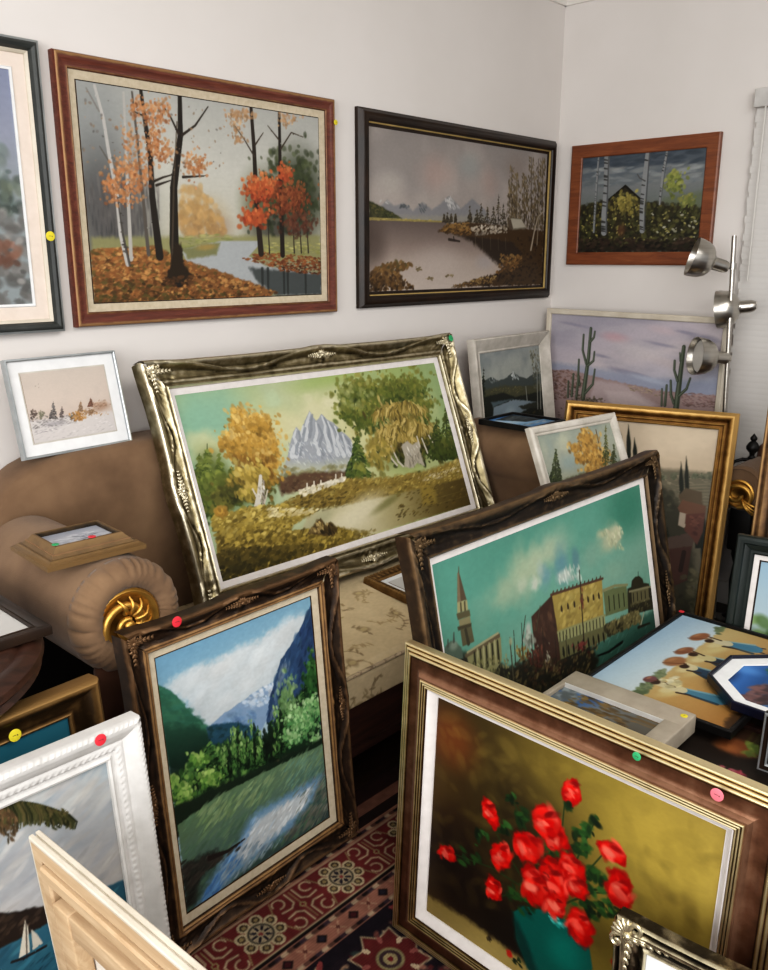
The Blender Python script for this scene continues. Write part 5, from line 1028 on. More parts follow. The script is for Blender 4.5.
# ------------------------------------------------------------------ the Persian rug
def rug():
    X0, X1, Y0, Y1 = -3.5, -1.35, -2.55, -.80
    w, h = X1 - X0, Y1 - Y0
    s = Pic(w / h, [(X0, Y1), (X1, Y1), (X1, Y0), (X0, Y0)], 520, 41)
    k = s.k; s.k = 1.                                   # strokes below are given in metres through this scale
    def px(v): return v * k
    s.a[:] = hx('2a1a18')
    def band(y0, y1, c):
        m = (s.wy <= y1) & (s.wy > y0); s.a[m] = hx(c)
    xx = X0 + s.X / (s.W - 1) * w; yy = Y1 - s.Y / (s.H - 1) * h; s.wy = yy; s.wx = xx
    nz = s.fbm(px(.02), 2)
    band(Y0, -1.225, '241a22')
    band(-.86, Y1, '35201c'); band(-.90, -.86, '8a5a46'); band(-.935, -.90, '2a1c1a')
    band(-1.105, -.965, '6e2524'); band(-.965, -.935, '9c6a52')
    band(-1.115, -1.105, '1c1414'); band(-1.19, -1.115, '9a6450'); band(-1.225, -1.19, '1f1820')
    S = lambda v: v * k
    def L(pts, wd, c): s.line(pts, px(wd), px(wd), c, .95, .5)
    def E(c, r, col, ry=None, soft=.15): s.ell(c, px(r), px(ry or r), col, soft)
    cream, dark, gold = 'b5a27c', '1e1618', '8f7a4e'
    # dotted guard stripes
    for y in (-.952, -1.124, -1.181):
        x = X0; i = 0
        while x < X1:
            L([(x, y), (x + .016, y)], .012, (dark, '3a2a34', 'b39a7a', '5a3a30')[i % 4]); x += .019; i += 1
    for y in (-.967, -1.103): L([(X0, y), (X1, y)], .005, cream)
    x = -2.771 - .265 * 3; i = 0
    while x < X1 + .2:
        # eight-lobed rosette on the red band
        for a in range(8):
            t = a * PI / 4 + PI / 8; E((x + .047 * math.cos(t), -1.035 + .047 * math.sin(t)), .0185, cream)
        for a in range(8):
            t = a * PI / 4 + PI / 8; E((x + .047 * math.cos(t), -1.035 + .047 * math.sin(t)), .0115, '4a3a2a')
            E((x + .047 * math.cos(t), -1.035 + .047 * math.sin(t)), .006, gold)
        E((x, -1.035), .041, cream); E((x, -1.035), .035, '3a3630'); E((x, -1.035), .030, 'a39070')
        for a in range(8):
            t = a * PI / 4; s.ell((x + .018 * math.cos(t), -1.035 + .018 * math.sin(t)), px(.0095), px(.0045), '2c2630', .2, -math.degrees(t))
        E((x, -1.035), .006, '8a3a34')
        # scrolls between rosettes
        xm = x + .1325
        for d in (-1, 1):
            for e in (-1, 1):
                P_ = [(xm + d * .012, -1.035 + e * .058), (xm + d * .012, -1.035 + e * .02), (xm + d * .028, -1.035 + e * .008), (xm + d * .055, -1.035 + e * .012)]
                L(P_, .0055, cream)
                Q_ = [(xm + d * (.045 + .016 * math.cos(t)), -1.035 + e * (.042 + .016 * math.sin(t))) for t in np.linspace(0, 5, 12)]
                L(Q_, .005, cream)
                L([(xm + d * .06, -1.035 + e * .06), (xm + d * .075, -1.035 + e * .025)], .004, gold)
        L([(xm, -1.09), (xm, -.98)], .004, gold); E((xm, -1.035), .010, gold); E((xm, -1.035), .005, '741f22')
        x += .265
    x = -2.788 - .105 * 8; i = 0
    while x < X1:
        c = ('4a1a1e', '2a2430')[i % 2]
        s.poly([(x - .017, -1.152), (x, -1.136), (x + .017, -1.152), (x, -1.168)], dark, .8); s.poly([(x - .011, -1.152), (x, -1.142), (x + .011, -1.152), (x, -1.162)], c, .8)
        for e in (-.014, .014): L([(x + .04, -1.152 + e), (x + .065, -1.152 - e)], .004, 'b58a6c'); E((x + .0525, -1.152), .006, '6a3a30')
        x += .105; i += 1
    for c_, n_ in ((('5a2a2c', '7d4438', '9a6450'), 4200), (('a5805f', 'b89a78', '3a4a44', '8a6a50'), 2600), (('6a2424', '2a3440'), 1500)):
        s.dabs([(X0, -1.232), (X1, -1.232), (X1, Y0), (X0, Y0)], n_, px(.022), list(c_), 1.8, 0, 90, .85, .1)
    # field: red star medallions with navy and cream leaves between
    for row, yc in enumerate((-1.31, -1.55, -1.79, -2.03, -2.27, -2.51)):
        x = -2.616 - .29 * 4 + (.145 if row % 2 else 0)
        while x < X1 + .2:
            q = []
            for a in range(16):
                t = a * PI / 8; r = .098 if a % 2 == 0 else .068
                q.append((x + r * math.cos(t), yc + r * math.sin(t)))
            s.poly(q, cream, .8); s.poly([(x + (a - x) * .93, yc + (b - yc) * .93) for a, b in q], '64201f', .8)
            E((x, yc), .036, '8f8458'); E((x, yc), .028, '3f2a30'); E((x, yc), .018, 'a08f62'); E((x, yc), .008, '6f1a22')
            for a in range(8):
                t = a * PI / 4 + PI / 8; s.ell((x + .06 * math.cos(t), yc + .06 * math.sin(t)), px(.012), px(.007), ('c9b08c', '9a5048')[a % 2], .2, -math.degrees(t))
            for d in (-1, 1):
                for e in (-1, 1):
                    s.ell((x + d * .145, yc + e * .085), px(.03), px(.012), 'b5a27c', .2, -d * e * 50); s.ell((x + d * .128, yc + e * .10), px(.02), px(.008), '8f3a38', .2, d * e * 40); s.ell((x + d * .15, yc + e * .05), px(.016), px(.008), '5a6a5a', .2, 20)
            x += .29
    s.a *= .88 + .24 * nz[..., None]; s.a *= 1 + .10 * ((s.Y.astype(int) % 2) - .5)[..., None]
    g = colour_grid('persian_rug', s, w, h, M['wool'], None, 0, 0, .8, .85)
    g.location = ((X0 + X1) / 2, Y0, .0005)
    tag(g, 'red and navy Persian rug with cream rosettes under the pictures', 'rug')
    e = MB(); e.box(-w / 2, w / 2, 0, h, -.006, -.001); e.build('rug_edge', M['velvet_dark'], g, None)
rug()

# ------------------------------------------------------------------ the settee
SZ = .42
def scroll(cx, cz, r, n=30, a0=-40, a1=228):
    return [(cx + r * math.cos(R(a)), cz + r * math.sin(R(a))) for a in np.linspace(a0, a1, n)]
def rosette(parent, loc, r, mat_rim, axis='y'):
    """carved gilt boss facing -y: rim, dished back and a leafy scroll"""
    T = Matrix.Translation(loc) @ Matrix.Rotation(R(90), 4, 'X')
    b = MB()
    b.lathe([(r * 1.0, 0), (r * 1.02, r * .12), (r * .94, r * .2), (r * .82, r * .16), (r * .76, r * .06), (0, r * .02)], 40, 0, T)
    def g(p): return T @ Vector(p)
    pts = []
    for i in range(40):
        t = i / 39; a = R(200) - t * 2 * PI * 1.35; q = r * .66 * (1 - .78 * t); pts.append(g((q * math.cos(a), q * math.sin(a), r * (.10 + .14 * t))))
    b.tube(pts, r * .12, r * .09, 9)
    b.lathe([(r * .16, 0), (r * .15, r * .3), (r * .08, r * .36), (0, r * .37)], 16, 0, T)
    for i in range(7):
        a = R(-70 + i * 27); l = []
        for j in range(6):
            u = j / 5; l.append(g((r * (.30 + .46 * u) * math.cos(a + .25 * u), r * (.30 + .46 * u) * math.sin(a + .25 * u), r * (.10 + .16 * math.sin(PI * u)))))
        b.tube(l, r * .085, r * .03, 7)
    return b.build('carved_rosette', mat_rim, parent, 60)
def settee():
    root = empty('settee', loc=(-1.89, -.45, 0)); tag(root, 'long brown velvet settee with rolled arms and pale brocade seat', 'sofa')
    ox, oy = 1.89, .45
    def B(b, n, m, sm=45):
        o = b.build(n, m, root, sm); o.location = (ox, oy, 0); return o
    # back with rounded shoulders
    prof = [(-2.97, .30), (-2.97, .80)] + [(-2.97 + .28 * (1 - math.cos(R(a))), .80 + .225 * math.sin(R(a))) for a in range(10, 91, 10)]
    rt = [(-(p[0] + 2.97) - .87, p[1]) for p in prof][::-1]
    out = prof + [(x, 1.025 + .004 * math.sin((x + 2.69) * 3)) for x in np.linspace(-2.5, -1.35, 6)] + rt
    b = MB(); n = len(out); ys = ((-.035, -.02), (-.05, 0.), (-.165, 0.), (-.185, -.012), (-.192, -.035))
    V = []; cx, cz = -1.92, .6
    for y, ins in ys:
        for x, z in out: V.append((x - ins if x < cx else x + ins, y, z + ins if z > .4 else z))
    F = []
    for i in range(len(ys) - 1):
        for k in range(n): F.append((i * n + k, i * n + (k + 1) % n, (i + 1) * n + (k + 1) % n, (i + 1) * n + k))
    F.append(tuple(range(n))[::-1]); F.append(tuple(range((len(ys) - 1) * n, len(ys) * n)))
    b.add(V, F); B(b, 'back', M['velvet'], 50)
    # brocade seat: a dense sheet bent over the cushion, woven with scattered sprigs
    prof = [(-.195, .30), (-.195, .470), (-.205, .482), (-.30, .482), (-.42, .474), (-.60, .452), (-.76, .432), (-.815, .422), (-.832, .410), (-.838, .39), (-.838, .31), (-.826, .302)]
    pp = np.array(prof); al = np.r_[0, np.cumsum(np.linalg.norm(np.diff(pp, axis=0), axis=1))]; Ltot = al[-1]; Wd = 1.74
    s = Pic(Wd / Ltot, [(0, 0), (Wd * 1000, 0), (Wd * 1000, Ltot * 1000), (0, Ltot * 1000)], 300, 77)
    s.a[:] = hx('a8987a'); n_ = s.fbm(60, 3); s.mix((n_ - .4) * 1.2, 'b8a98a')
    for i in range(120):
        x, y = s.r.rand() * Wd * 1000, s.r.rand() * Ltot * 1000; a0 = s.r.rand() * 6.28; c = ('7d6c50', '8a7858', '6f6048')[i % 3]; q = 28 + 22 * s.r.rand()
        pts = [(x + q * 2.2 * (u - .5) * math.cos(a0 + .9 * u), y + q * 2.2 * (u - .5) * math.sin(a0 + .9 * u)) for u in np.linspace(0, 1, 6)]
        s.line(pts, 4, 3., c, .7)
        for j, (px_, py_) in enumerate(pts):
            s.ell((px_ + s.r.randn() * 5, py_ + s.r.randn() * 5), 12 + 7 * s.r.rand(), 5.5, c, .6, s.r.rand() * 180, .75)
        if i % 4 == 0:
            s.ell((x, y), 28, 20, '77674c', .5, s.r.rand() * 90, .7); s.ell((x, y), 18, 12, 'a5956f', .5, 0, .8)
    s.finish(.03, .8)
    g = colour_grid('seat', s, Wd, Ltot, M['wool'], root, 0, 0, 1.45)
    me = g.data; N_ = len(me.vertices); co_ = np.empty(N_ * 3, np.float32); me.vertices.foreach_get('co', co_); co_ = co_.reshape(-1, 3)
    d_ = Ltot - co_[:, 1]; xw = co_[:, 0] - 1.89
    co_[:, 0] = xw; co_[:, 1] = np.interp(d_, al, pp[:, 0]); co_[:, 2] = np.interp(d_, al, pp[:, 1]); me.vertices.foreach_set('co', co_.ravel()); me.update()
    me.polygons.foreach_set('use_smooth', [True] * len(me.polygons)); g.location = (ox, oy, 0)
    b = MB(); b.tube([(-2.76, -.838, .408), (-1.02, -.838, .408)], .006); B(b, 'seat_piping', M['brocade'], 60)
    b = MB(); b.box(-2.96, -.83, -.82, -.06, .13, .302, bev=.006); b.box(-2.9, -.9, -.832, -.818, .15, .17, 0); B(b, 'base_rail', M['darkwood'], 30)
    for x, y in ((-2.9, -.77), (-.9, -.77), (-2.9, -.12), (-.9, -.12)):
        b = MB(); b.lathe([(.038, .135), (.042, .11), (.03, .09), (.036, .05), (.024, .02), (.026, 0)], 16, 0, Matrix.Translation((x, y, 0))); B(b, 'leg', M['darkwood'], 50)
    for cx, sgn in ((-2.885, -1), (-.915, 1)):
        r = .130; cz = .765; yf = -.715 if sgn < 0 else -.70; yb = -.24
        xi = cx - sgn * .10; xo = cx + sgn * .075
        b = MB()
        arc = scroll(cx, cz, r)
        body = [(cx + .10, .30)] + arc + [(cx - .07, .64), (cx - .05, .30)] if sgn < 0 else [(cx + .05, .30), (cx + .07, .64)] + scroll(cx, cz, r, 30, -48, 220) + [(cx - .10, .30)]
        b.prism(body, 'y', yf, yb); arm = B(b, 'arm', M['velvet'], 40)
        # pleated bolster end drawn in to the boss
        T = Matrix.Translation((cx, yf, cz)) @ Matrix.Rotation(R(90), 4, 'X')
        pr = [(r, -.002), (r * 1.012, .012), (r * .99, .03), (r * .92, .048), (r * .8, .058), (r * .66, .056), (r * .55, .046), (r * .5, .03)]
        b = MB(); b.lathe(pr, 144, 0, T, lambda u, a: .11 * math.sin(PI * min(1, u * 1.05)) * (abs(math.sin(a * 15 + 1.5 * math.sin(a * 5))) ** .45 - .75))
        o = b.build('pleated_arm_end', M['velvet'], arm, 80); 
        b = MB(); b.box(min(cx + sgn * .04, cx + sgn * .078), max(cx + sgn * .04, cx + sgn * .078), yf + .002, yb, .30, .65, bev=.004); b.build('shade_side_panel', M['shade_black'], arm, 30)  # arm side painted black to give the shade below the roll
        rosette(arm, (cx - .012, yf - .034, cz - .012), r * .64, M['gold'])
        b = MB(); b.box(cx - .085, cx + .085, yf - .03, yf, .15, cz - r * .8, bev=.012); b.build('arm_front_panel', M['velvet_dark'], arm, 40)
settee()

# ------------------------------------------------------------------ armchair by the blind
def armchair():
    root = empty('armchair', loc=(-.22, -1.42, 0)); tag(root, 'brown armchair with gilt scroll arm end under the window blind', 'armchair')
    ox, oy = .22, 1.42
    def B(b, n, m, sm=45, p=root):
        o = b.build(n, m, p, sm); o.location = (ox, oy, 0) if p is root else (0, 0, 0); return o
    b = MB(); b.box(-.36, -.09, -1.76, -1.22, .2, .42, bev=.04); B(b, 'seat', M['black'])
    b = MB(); b.box(-.165, -.085, -1.80, -1.14, .30, .80, bev=.035); B(b, 'backrest', M['velvet_dark'])
    for cy in (-1.185, -1.80):
        b = MB(); r = .092; cz = .655
        arc = [(cy + r * math.cos(R(a)), cz + r * math.sin(R(a))) for a in np.linspace(-45, 225, 28)]
        b.prism([(cy + r * math.cos(R(a)), cz + r * math.sin(R(a))) for a in range(0, 360, 12)], 'x', -.385, -.09); arm = B(b, 'arm', M['velvet'])
        b = MB(); b.box(-.375, -.09, cy - .045, cy + .045, .38, cz - .06, bev=.01); B(b, 'arm_support', M['black'])
        T = Matrix.Translation((-.385, cy, cz)) @ Matrix.Rotation(R(-90), 4, 'Y')
        b = MB(); b.lathe([(r * .99, 0), (r * .98, .015), (r * .88, .024), (r * .86, .02), (0, .022)], 40, 0, T); b.build('arm_end', M['velvet'], arm, 60)
        b = MB(); T2 = T @ Matrix.Translation((-.020, 0, 0)); r2 = r * .78; b.lathe([(r2 * .80, .021), (r2 * .82, .032), (r2 * .74, .034), (r2 * .66, .026), (0, .026)], 40, 0, T2); b.build('gilt_disc', M['gold'], arm, 60)
        # gilt scroll with leaves
        b = MB()
        def g(p): return T @ Vector((p[0] * .78 - .020, p[1] * .78, p[2]))
        pts = []
        for i in range(40):
            t = i / 39; a = R(95) + t * 2 * PI * 1.25; q = .078 * (1 - .72 * t); pts.append(g((-q * math.sin(a) * .85 - .005, q * math.cos(a) + .008, .03 + .012 * t)))
        b.tube(pts, .0105, .011, 9)
        for i in range(6):
            a = R(-60 + i * 22); l = [g((-(.02 + .012 * j) * math.cos(a) - .02, -(.012 + .012 * j) + .04 * math.sin(a) * j / 5 - .01, .03 + .012 * math.sin(PI * j / 5))) for j in range(6)]
            b.tube(l, .008, .003, 7)
        b.build('carved_scroll', M['gold'], arm, 60)
        b = MB(); b.lathe([(.03, .41), (.034, .36), (.022, .32), (.03, .24), (.02, .08), (.026, 0)], 18, 0, Matrix.Translation((-.34, cy * .985 - .02, 0))); B(b, 'leg', M['black'])
    for y in (-1.28, -1.72):
        b = MB(); b.box(-.14, -.10, y - .02, y + .02, 0, .2, bev=.004); B(b, 'leg', M['black'])
armchair()

# black turned stand whose finial shows over the armchair
st = empty('iron_stand', loc=(-.20, -1.143, 0)); tag(st, 'black iron stand with an urn finial between lamp and armchair', 'stand')
b = MB(); b.lathe([(.009, .0), (.009, .735), (.016, .742), (.009, .752), (.012, .762), (.026, .778), (.027, .790), (.017, .806), (.009, .813), (.014, .820), (.014, .828), (.006, .838), (0, .846)], 20); b.build('post', M['black'], st, 50)
b = MB(); b.tube([(0, 0, .73), (-.025, .028, .735), (-.045, .052, .725), (-.055, .066, .70), (-.058, .070, .66)], .008, .006); b.build('bracket', M['black'], st, 60)
b = MB(); b.lathe([(.075, 0), (.075, .012), (.02, .03), (0, .03)], 24); b.build('foot', M['black'], st, 40)

# low corner shelf carrying the two pictures in the corner
cb = empty('corner_shelf', loc=(-.2, -.3, 0)); tag(cb, 'low dark wooden corner shelf under the desert picture', 'shelf')
b = MB(); b.box(-.66, .18, .04, .28, .585, .618, bev=.004); b.box(-.20, .18, -.64, .04, .585, .618, bev=.004); b.build('top', M['darkwood'], cb, 30)
for x, y in ((-.62, .24), (-.62, .09), (.14, .24), (.14, -.6), (-.16, -.6), (-.16, 0.)):
    MB().box(x - .02, x + .02, y - .02, y + .02, -.006, .585).build('leg', M['darkwood'], cb, 30)
# footstool behind the Venice picture
fs = empty('footstool', loc=(-1.19, -1.0, 0)); tag(fs, 'small dark wooden footstool hidden behind the harbour painting', 'stool')
MB().box(-.2, .2, -.11, .13, .39, .417, bev=.006).build('top', M['darkwood'], fs, 30)
for x in (-.17, .17):
    for y in (-.08, .10): MB().box(x - .016, x + .016, y - .016, y + .016, -.006, .39).build('leg', M['darkwood'], fs, 30)

# ------------------------------------------------------------------ floor lamp
def lamp():
    base = Vector((-.308, -1.098, 0)); top = Vector((-.30, -1.015, 1.637)); ax = (top - base).normalized()
    root = empty('floor_lamp', loc=base); tag(root, 'brushed nickel floor lamp with three spotlight heads before the desert picture', 'lamp')
    def at(z): return ax * (z / ax.z)
    b = MB(); b.lathe([(.125, -.004), (.128, .006), (.12, .018), (.03, .026), (.012, .04), (0, .04)], 40); b.build('base', M['steel'], root, 40)
    b = MB(); b.tube([at(.02), at(.8), at(1.637)], .0095, None, 16); b.build('pole', M['steel'], root, 60)
    K = 1.2
    for z, off, d in ((1.520, (-.022, .022, -.002), (-.52, .80, .30)), (1.352, (.060, -.064, .014), (-.22, .97, -.14)), (1.158, (-.004, .004, .0), (-.74, .66, .08))):
        p = at(z); d = Vector(d).normalized(); hd = p + Vector(off)
        q = Vector((0, 0, 1)).rotation_difference(d).to_matrix().to_4x4(); T = Matrix.Translation(hd) @ q
        arm = MB(); arm.tube([p, hd + d * .01], .006); arm.lathe([(.015, -.012), (.015, .012)], 14, 0, Matrix.Translation(p)); arm.build('swivel_arm', M['steel'], root, 50)
        S = lambda l: [(r * K, zz * K) for r, zz in l]
        sh = MB(); sh.lathe(S([(0, -.012), (.013, -.012), (.017, -.006), (.0205, .004), (.0215, .036), (.024, .041), (.037, .046), (.050, .057), (.059, .075), (.063, .098), (.064, .112), (.062, .112), (.059, .096), (.048, .070), (.03, .056)]), 40, 0, T)
        s_ = sh.build('lamp_shade', M['steel'], root, 50)
        bb = MB(); bb.lathe(S([(.0, .060), (.03, .062), (.046, .078), (.054, .094), (0, .098)]), 28, 0, T); bb.build('bulb', M['bulb'], s_, 60)
lamp()

# ------------------------------------------------------------------ tables
rt = empty('round_side_table', loc=(-3.46, -.64, 0)); tag(rt, 'round dark wood side table with a moulded edge left of the settee', 'table')
b = MB(); b.lathe([(0, .818), (.335, .818), (.345, .812), (.355, .816), (.368, .814), (.385, .802), (.388, .789), (.375, .776), (.382, .766), (.372, .756), (.34, .754), (0, .754)], 96); b.build('tabletop', M['tablewood'], rt, 35)
b = MB(); b.lathe([(.05, .755), (.06, .70), (.035, .62), (.05, .5), (.07, .42), (.04, .32), (.05, .26), (.0, .25)], 32); b.build('pedestal', M['tablewood'], rt, 45)
for k in range(3):
    a = R(70 + 120 * k); b = MB(); b.tube([(.03 * math.cos(a), .03 * math.sin(a), .30), (.14 * math.cos(a), .14 * math.sin(a), .24), (.24 * math.cos(a), .24 * math.sin(a), .10), (.32 * math.cos(a), .32 * math.sin(a), .016)], .026, .018, 10); b.build('leg', M['tablewood'], rt, 50)
ct = empty('coffee_table', loc=(-1.80, -1.74, 0)); tag(ct, 'low dark coffee table behind the rose painting, covered with pictures', 'table')
MB().box(-.52, .53, -.40, .39, .315, .352, bev=.006).build('tabletop', M['darkwood'], ct, 30)
for x in (-.48, .49):
    for y in (-.36, .35): MB().box(x - .025, x + .025, y - .025, y + .025, 0, .315, bev=.003).build('leg', M['darkwood'], ct, 30)

# ------------------------------------------------------------------ frame recipes
# each recipe is a function (root, w, h, yc) that adds the rail parts; .rw is its full width outside the canvas
def liner(root, w, h, yc, lw, z0, z1, mat, name='liner', lip=None):
    pr = [(0, z0 - .006), (0, z0), (lw * .12, z0 + .0006), (lw * .88, z1), (lw, z1), (lw + .004, z1 - .012)]
    o = rails(name, w, h, yc, 0, pr, [mat, lip or mat], root, [1, 1, 0, 0, 0])
    return o
def corners_of(root, w, h, yc, d, z, size, mat, seed, centre=None, csize=None, rail=None):
    for sx, sy, a in ((-1, -1, 225), (1, -1, 315), (1, 1, 45), (-1, 1, 135)):
        ornament(root, 'carved_corner', (sx * (w / 2 + d), yc + sy * (h / 2 + d), z), R(a), size, mat, 'corner', seed)
    if centre:
        for x, y, a in ((0, yc - h / 2 - d, 180), (0, yc + h / 2 + d, 0), (-w / 2 - d, yc, 90), (w / 2 + d, yc, 270)):
            ornament(root, 'carved_centre', (x, y, z), R(a), csize or size, mat, 'centre', seed + 1)

@frm(.103)
def f_champagne(root, w, h, yc):
    liner(root, w, h, yc, .020, .0135, .018, M['whiteliner'])
    pr = [(0, .006), (0, .026), (.004, .033), (.008, .030), (.012, .030), (.016, .034), (.021, .034), (.026, .029), (.036, .028), (.05, .033), (.060, .043), (.069, .052), (.076, .054), (.081, .050), (.083, .040), (.083, 0)]
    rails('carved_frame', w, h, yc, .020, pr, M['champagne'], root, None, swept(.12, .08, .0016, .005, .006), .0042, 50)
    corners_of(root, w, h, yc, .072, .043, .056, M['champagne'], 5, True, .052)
@frm(.081)
def f_bronze(root, w, h, yc):
    liner(root, w, h, yc, .022, .0135, .018, M['linen'], lip=M['oldgold'])
    pr = [(0, .006), (0, .026), (.003, .029), (.007, .028), (.010, .031), (.014, .030), (.020, .026), (.032, .028), (.044, .036), (.050, .042), (.055, .042), (.058, .036), (.059, 0)]
    sg = [0, 1, 1, 1, 1, 0, 0, 0, 0, 0, 0, 0, 1, 1]
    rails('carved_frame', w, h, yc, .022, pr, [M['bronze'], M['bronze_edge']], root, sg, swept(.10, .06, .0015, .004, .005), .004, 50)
    corners_of(root, w, h, yc, .060, .034, .044, M['bronze'], 8, True, .040)
@frm(.093)
def f_blackbronze(root, w, h, yc):
    liner(root, w, h, yc, .020, .0135, .018, M['whiteliner'])
    pr = [(0, .006), (0, .025), (.005, .032), (.010, .028), (.016, .028), (.026, .027), (.040, .031), (.050, .039), (.059, .046), (.065, .047), (.070, .045), (.073, .038), (.073, 0)]
    sg = [0] * 10 + [1, 1]
    rails('carved_frame', w, h, yc, .020, pr, [M['blackbronze'], M['dark_edge']], root, sg, swept(.11, .07, .0018, .005, .006), .0045, 50)
    corners_of(root, w, h, yc, .064, .038, .052, M['blackbronze'], 9, True, .052)
@frm(.098)
def f_ribbed(root, w, h, yc):
    liner(root, w, h, yc, .017, .015, .031, M['whiteliner'])
    pr = [(0, .006), (0, .031)]; sg = [0]
    def beads(t, z, n, wd, rise):
        for i in range(n):
            for q in range(5):
                a = PI * q / 4; pr.append((t + wd * (i + .5 - .42 * math.cos(a)), z + rise * i + .0034 * math.sin(a))); sg.append(1 if q else 0)
    beads(.001, .033, 3, .0058, .0012)
    for t, z in ((.0225, .036), (.028, .029), (.036, .0255), (.045, .0245), (.054, .0245)): pr.append((t, z)); sg.append(0)
    beads(.056, .024, 3, .0085, -.003)
    for t, z in ((.0805, .008), (.081, 0)): pr.append((t, z)); sg.append(1)
    rails('ribbed_frame', w, h, yc, .017, pr, [M['satinbrown'], M['ribgold']], root, sg, None, None, 28)
@frm(.07)
def f_gold(root, w, h, yc):
    pr = [(0, .008), (0, .022), (.004, .025), (.008, .022), (.010, .018), (.015, .019), (.018, .024), (.022, .026), (.026, .023), (.030, .024), (.036, .033), (.046, .042), (.055, .044), (.062, .039), (.066, .030), (.070, .026), (.070, 0)]
    rails('gold_frame', w, h, yc, 0, pr, M['goldleaf'], root, None, None, None, 40)
@frm(.068)
def f_mahogany(root, w, h, yc):
    liner(root, w, h, yc, .026, .010, .016, M['linen'], lip=M['ebony'])
    pr = [(0, .004), (0, .020), (.003, .023), (.007, .021), (.012, .021), (.022, .026), (.030, .030), (.035, .031), (.039, .029), (.042, .023), (.042, 0)]
    rails('wood_frame', w, h, yc, .026, pr, [M['redwood'], M['redgold']], root, [1, 1, 1, 0, 0, 0, 1, 1, 0, 0], None, None, 35)
@frm(.062)
def f_ebony(root, w, h, yc):
    pr = [(0, .004), (0, .013), (.011, .015), (.012, .020), (.016, .022), (.018, .030), (.022, .034), (.030, .037), (.042, .036), (.050, .030), (.056, .021), (.062, .016), (.062, 0)]
    rails('dark_frame', w, h, yc, 0, pr, [M['ebony'], M['lip_gold']], root, [0, 0, 1, 1, 0, 0, 0, 0, 0, 0, 0, 0], None, None, 35)
@frm(.058)
def f_flatwood(root, w, h, yc):
    pr = [(0, .004), (0, .018), (.004, .021), (.052, .024), (.058, .021), (.058, 0)]
    rails('wood_frame', w, h, yc, 0, pr, M['orangewood'], root, None, None, None, 30)
@frm(.026)
def f_thinwhite(root, w, h, yc):
    pr = [(0, .004), (0, .020), (.004, .024), (.020, .026), (.026, .022), (.026, 0)]
    rails('painted_frame', w, h, yc, 0, pr, M['cream'], root, None, None, None, 30)
@frm(.066)
def f_bevelwhite(root, w, h, yc):
    pr = [(0, .004), (0, .014), (.004, .018), (.010, .016), (.050, .036), (.058, .040), (.064, .038), (.066, .032), (.066, 0)]
    rails('painted_frame', w, h, yc, 0, pr, M['greywhite'], root, None, None, None, 30)
@frm(.034)
def f_texturedwhite(root, w, h, yc):
    pr = [(0, .004), (0, .016), (.004, .018), (.008, .016), (.012, .022), (.024, .026), (.030, .025), (.034, .020), (.034, 0)]
    rails('painted_frame', w, h, yc, 0, pr, M['greywhite'], root, None, beadwork(600, .0004, .3, .7, 720, .0006, .45, .95), .003, 40)
@frm(.041)
def f_silvermat(root, w, h, yc):
    liner(root, w, h, yc, .034, .010, .0115, M['mat_white'], 'mat', M['greywhite'])
    pr = [(0, .004), (0, .020), (.002, .022), (.006, .022), (.007, .019), (.007, 0)]
    rails('silver_frame', w, h, yc, .034, pr, M['silver_edge'], root, None, None, None, 30)
@frm(.080)
def f_greymat(root, w, h, yc):
    rails('inner_bevel', w, h, yc, 0, [(0, .008), (0, .016), (.006, .017), (.009, .013)], M['mat_white'], root)
    rails('mat', w, h, yc, .007, [(0, .010), (0, .0135), (.036, .0135), (.037, .010)], M['mat_cream'], root)
    pr = [(0, .006), (0, .018), (.004, .022), (.008, .024), (.014, .034), (.022, .038), (.026, .037), (.030, .033), (.036, .031), (.037, .026), (.037, 0)]
    rails('lacquer_frame', w, h, yc, .043, pr, [M['grey_green'], M['cream'], M['silver_edge']], root, [1, 1, 1, 0, 0, 0, 0, 2, 2, 0], None, None, 30)
@frm(.078)
def f_greenblack(root, w, h, yc):
    rails('inner_lip', w, h, yc, 0, [(0, .006), (0, .014), (.005, .016), (.006, .010)], M['ebony'], root)
    rails('liner', w, h, yc, .005, [(0, .010), (0, .017), (.016, .021), (.017, .012)], M['whiteliner'], root)
    pr = [(0, .006), (0, .026), (.005, .030), (.012, .028), (.020, .034), (.030, .038), (.034, .044), (.044, .047), (.052, .045), (.057, .038), (.057, 0)]
    rails('lacquer_frame', w, h, yc, .021, pr, M['darkgreen'], root, None, None, None, 30)
@frm(.012)
def f_thinblack(root, w, h, yc):
    pr = [(0, .004), (0, .020), (.002, .022), (.010, .022), (.012, .020), (.012, 0)]
    rails('black_frame', w, h, yc, 0, pr, M['black'], root, None, None, None, 30)
@frm(.068)
def f_carvedwhite(root, w, h, yc):
    pr = [(0, .004), (0, .020), (.004, .022), (.008, .018), (.014, .018), (.018, .024), (.026, .026), (.032, .024), (.040, .032), (.052, .040), (.060, .042), (.066, .038), (.068, .030), (.068, 0)]
    rails('carved_frame', w, h, yc, 0, pr, M['whitepaint'], root, None, beadwork(430, .0006, .24, .36, 560, .0009, .86, 1.01), .0026, 45)
@frm(.064)
def f_oldgold(root, w, h, yc):
    pr = [(0, .004), (0, .018), (.004, .021), (.008, .018), (.012, .018), (.018, .022), (.030, .026), (.042, .036), (.050, .044), (.056, .045), (.062, .040), (.064, .032), (.064, 0)]
    rails('gold_frame', w, h, yc, 0, pr, M['oldgold'], root, None, None, None, 40)
@frm(.046)
def f_deepgold(root, w, h, yc):
    pr = [(0, .004), (0, .038), (.004, .041), (.008, .040), (.012, .034), (.027, .018), (.033, .018), (.040, .012), (.046, .010), (.046, 0)]
    rails('gold_frame', w, h, yc, 0, pr, M['olive_gold'], root, None, None, None, 30)
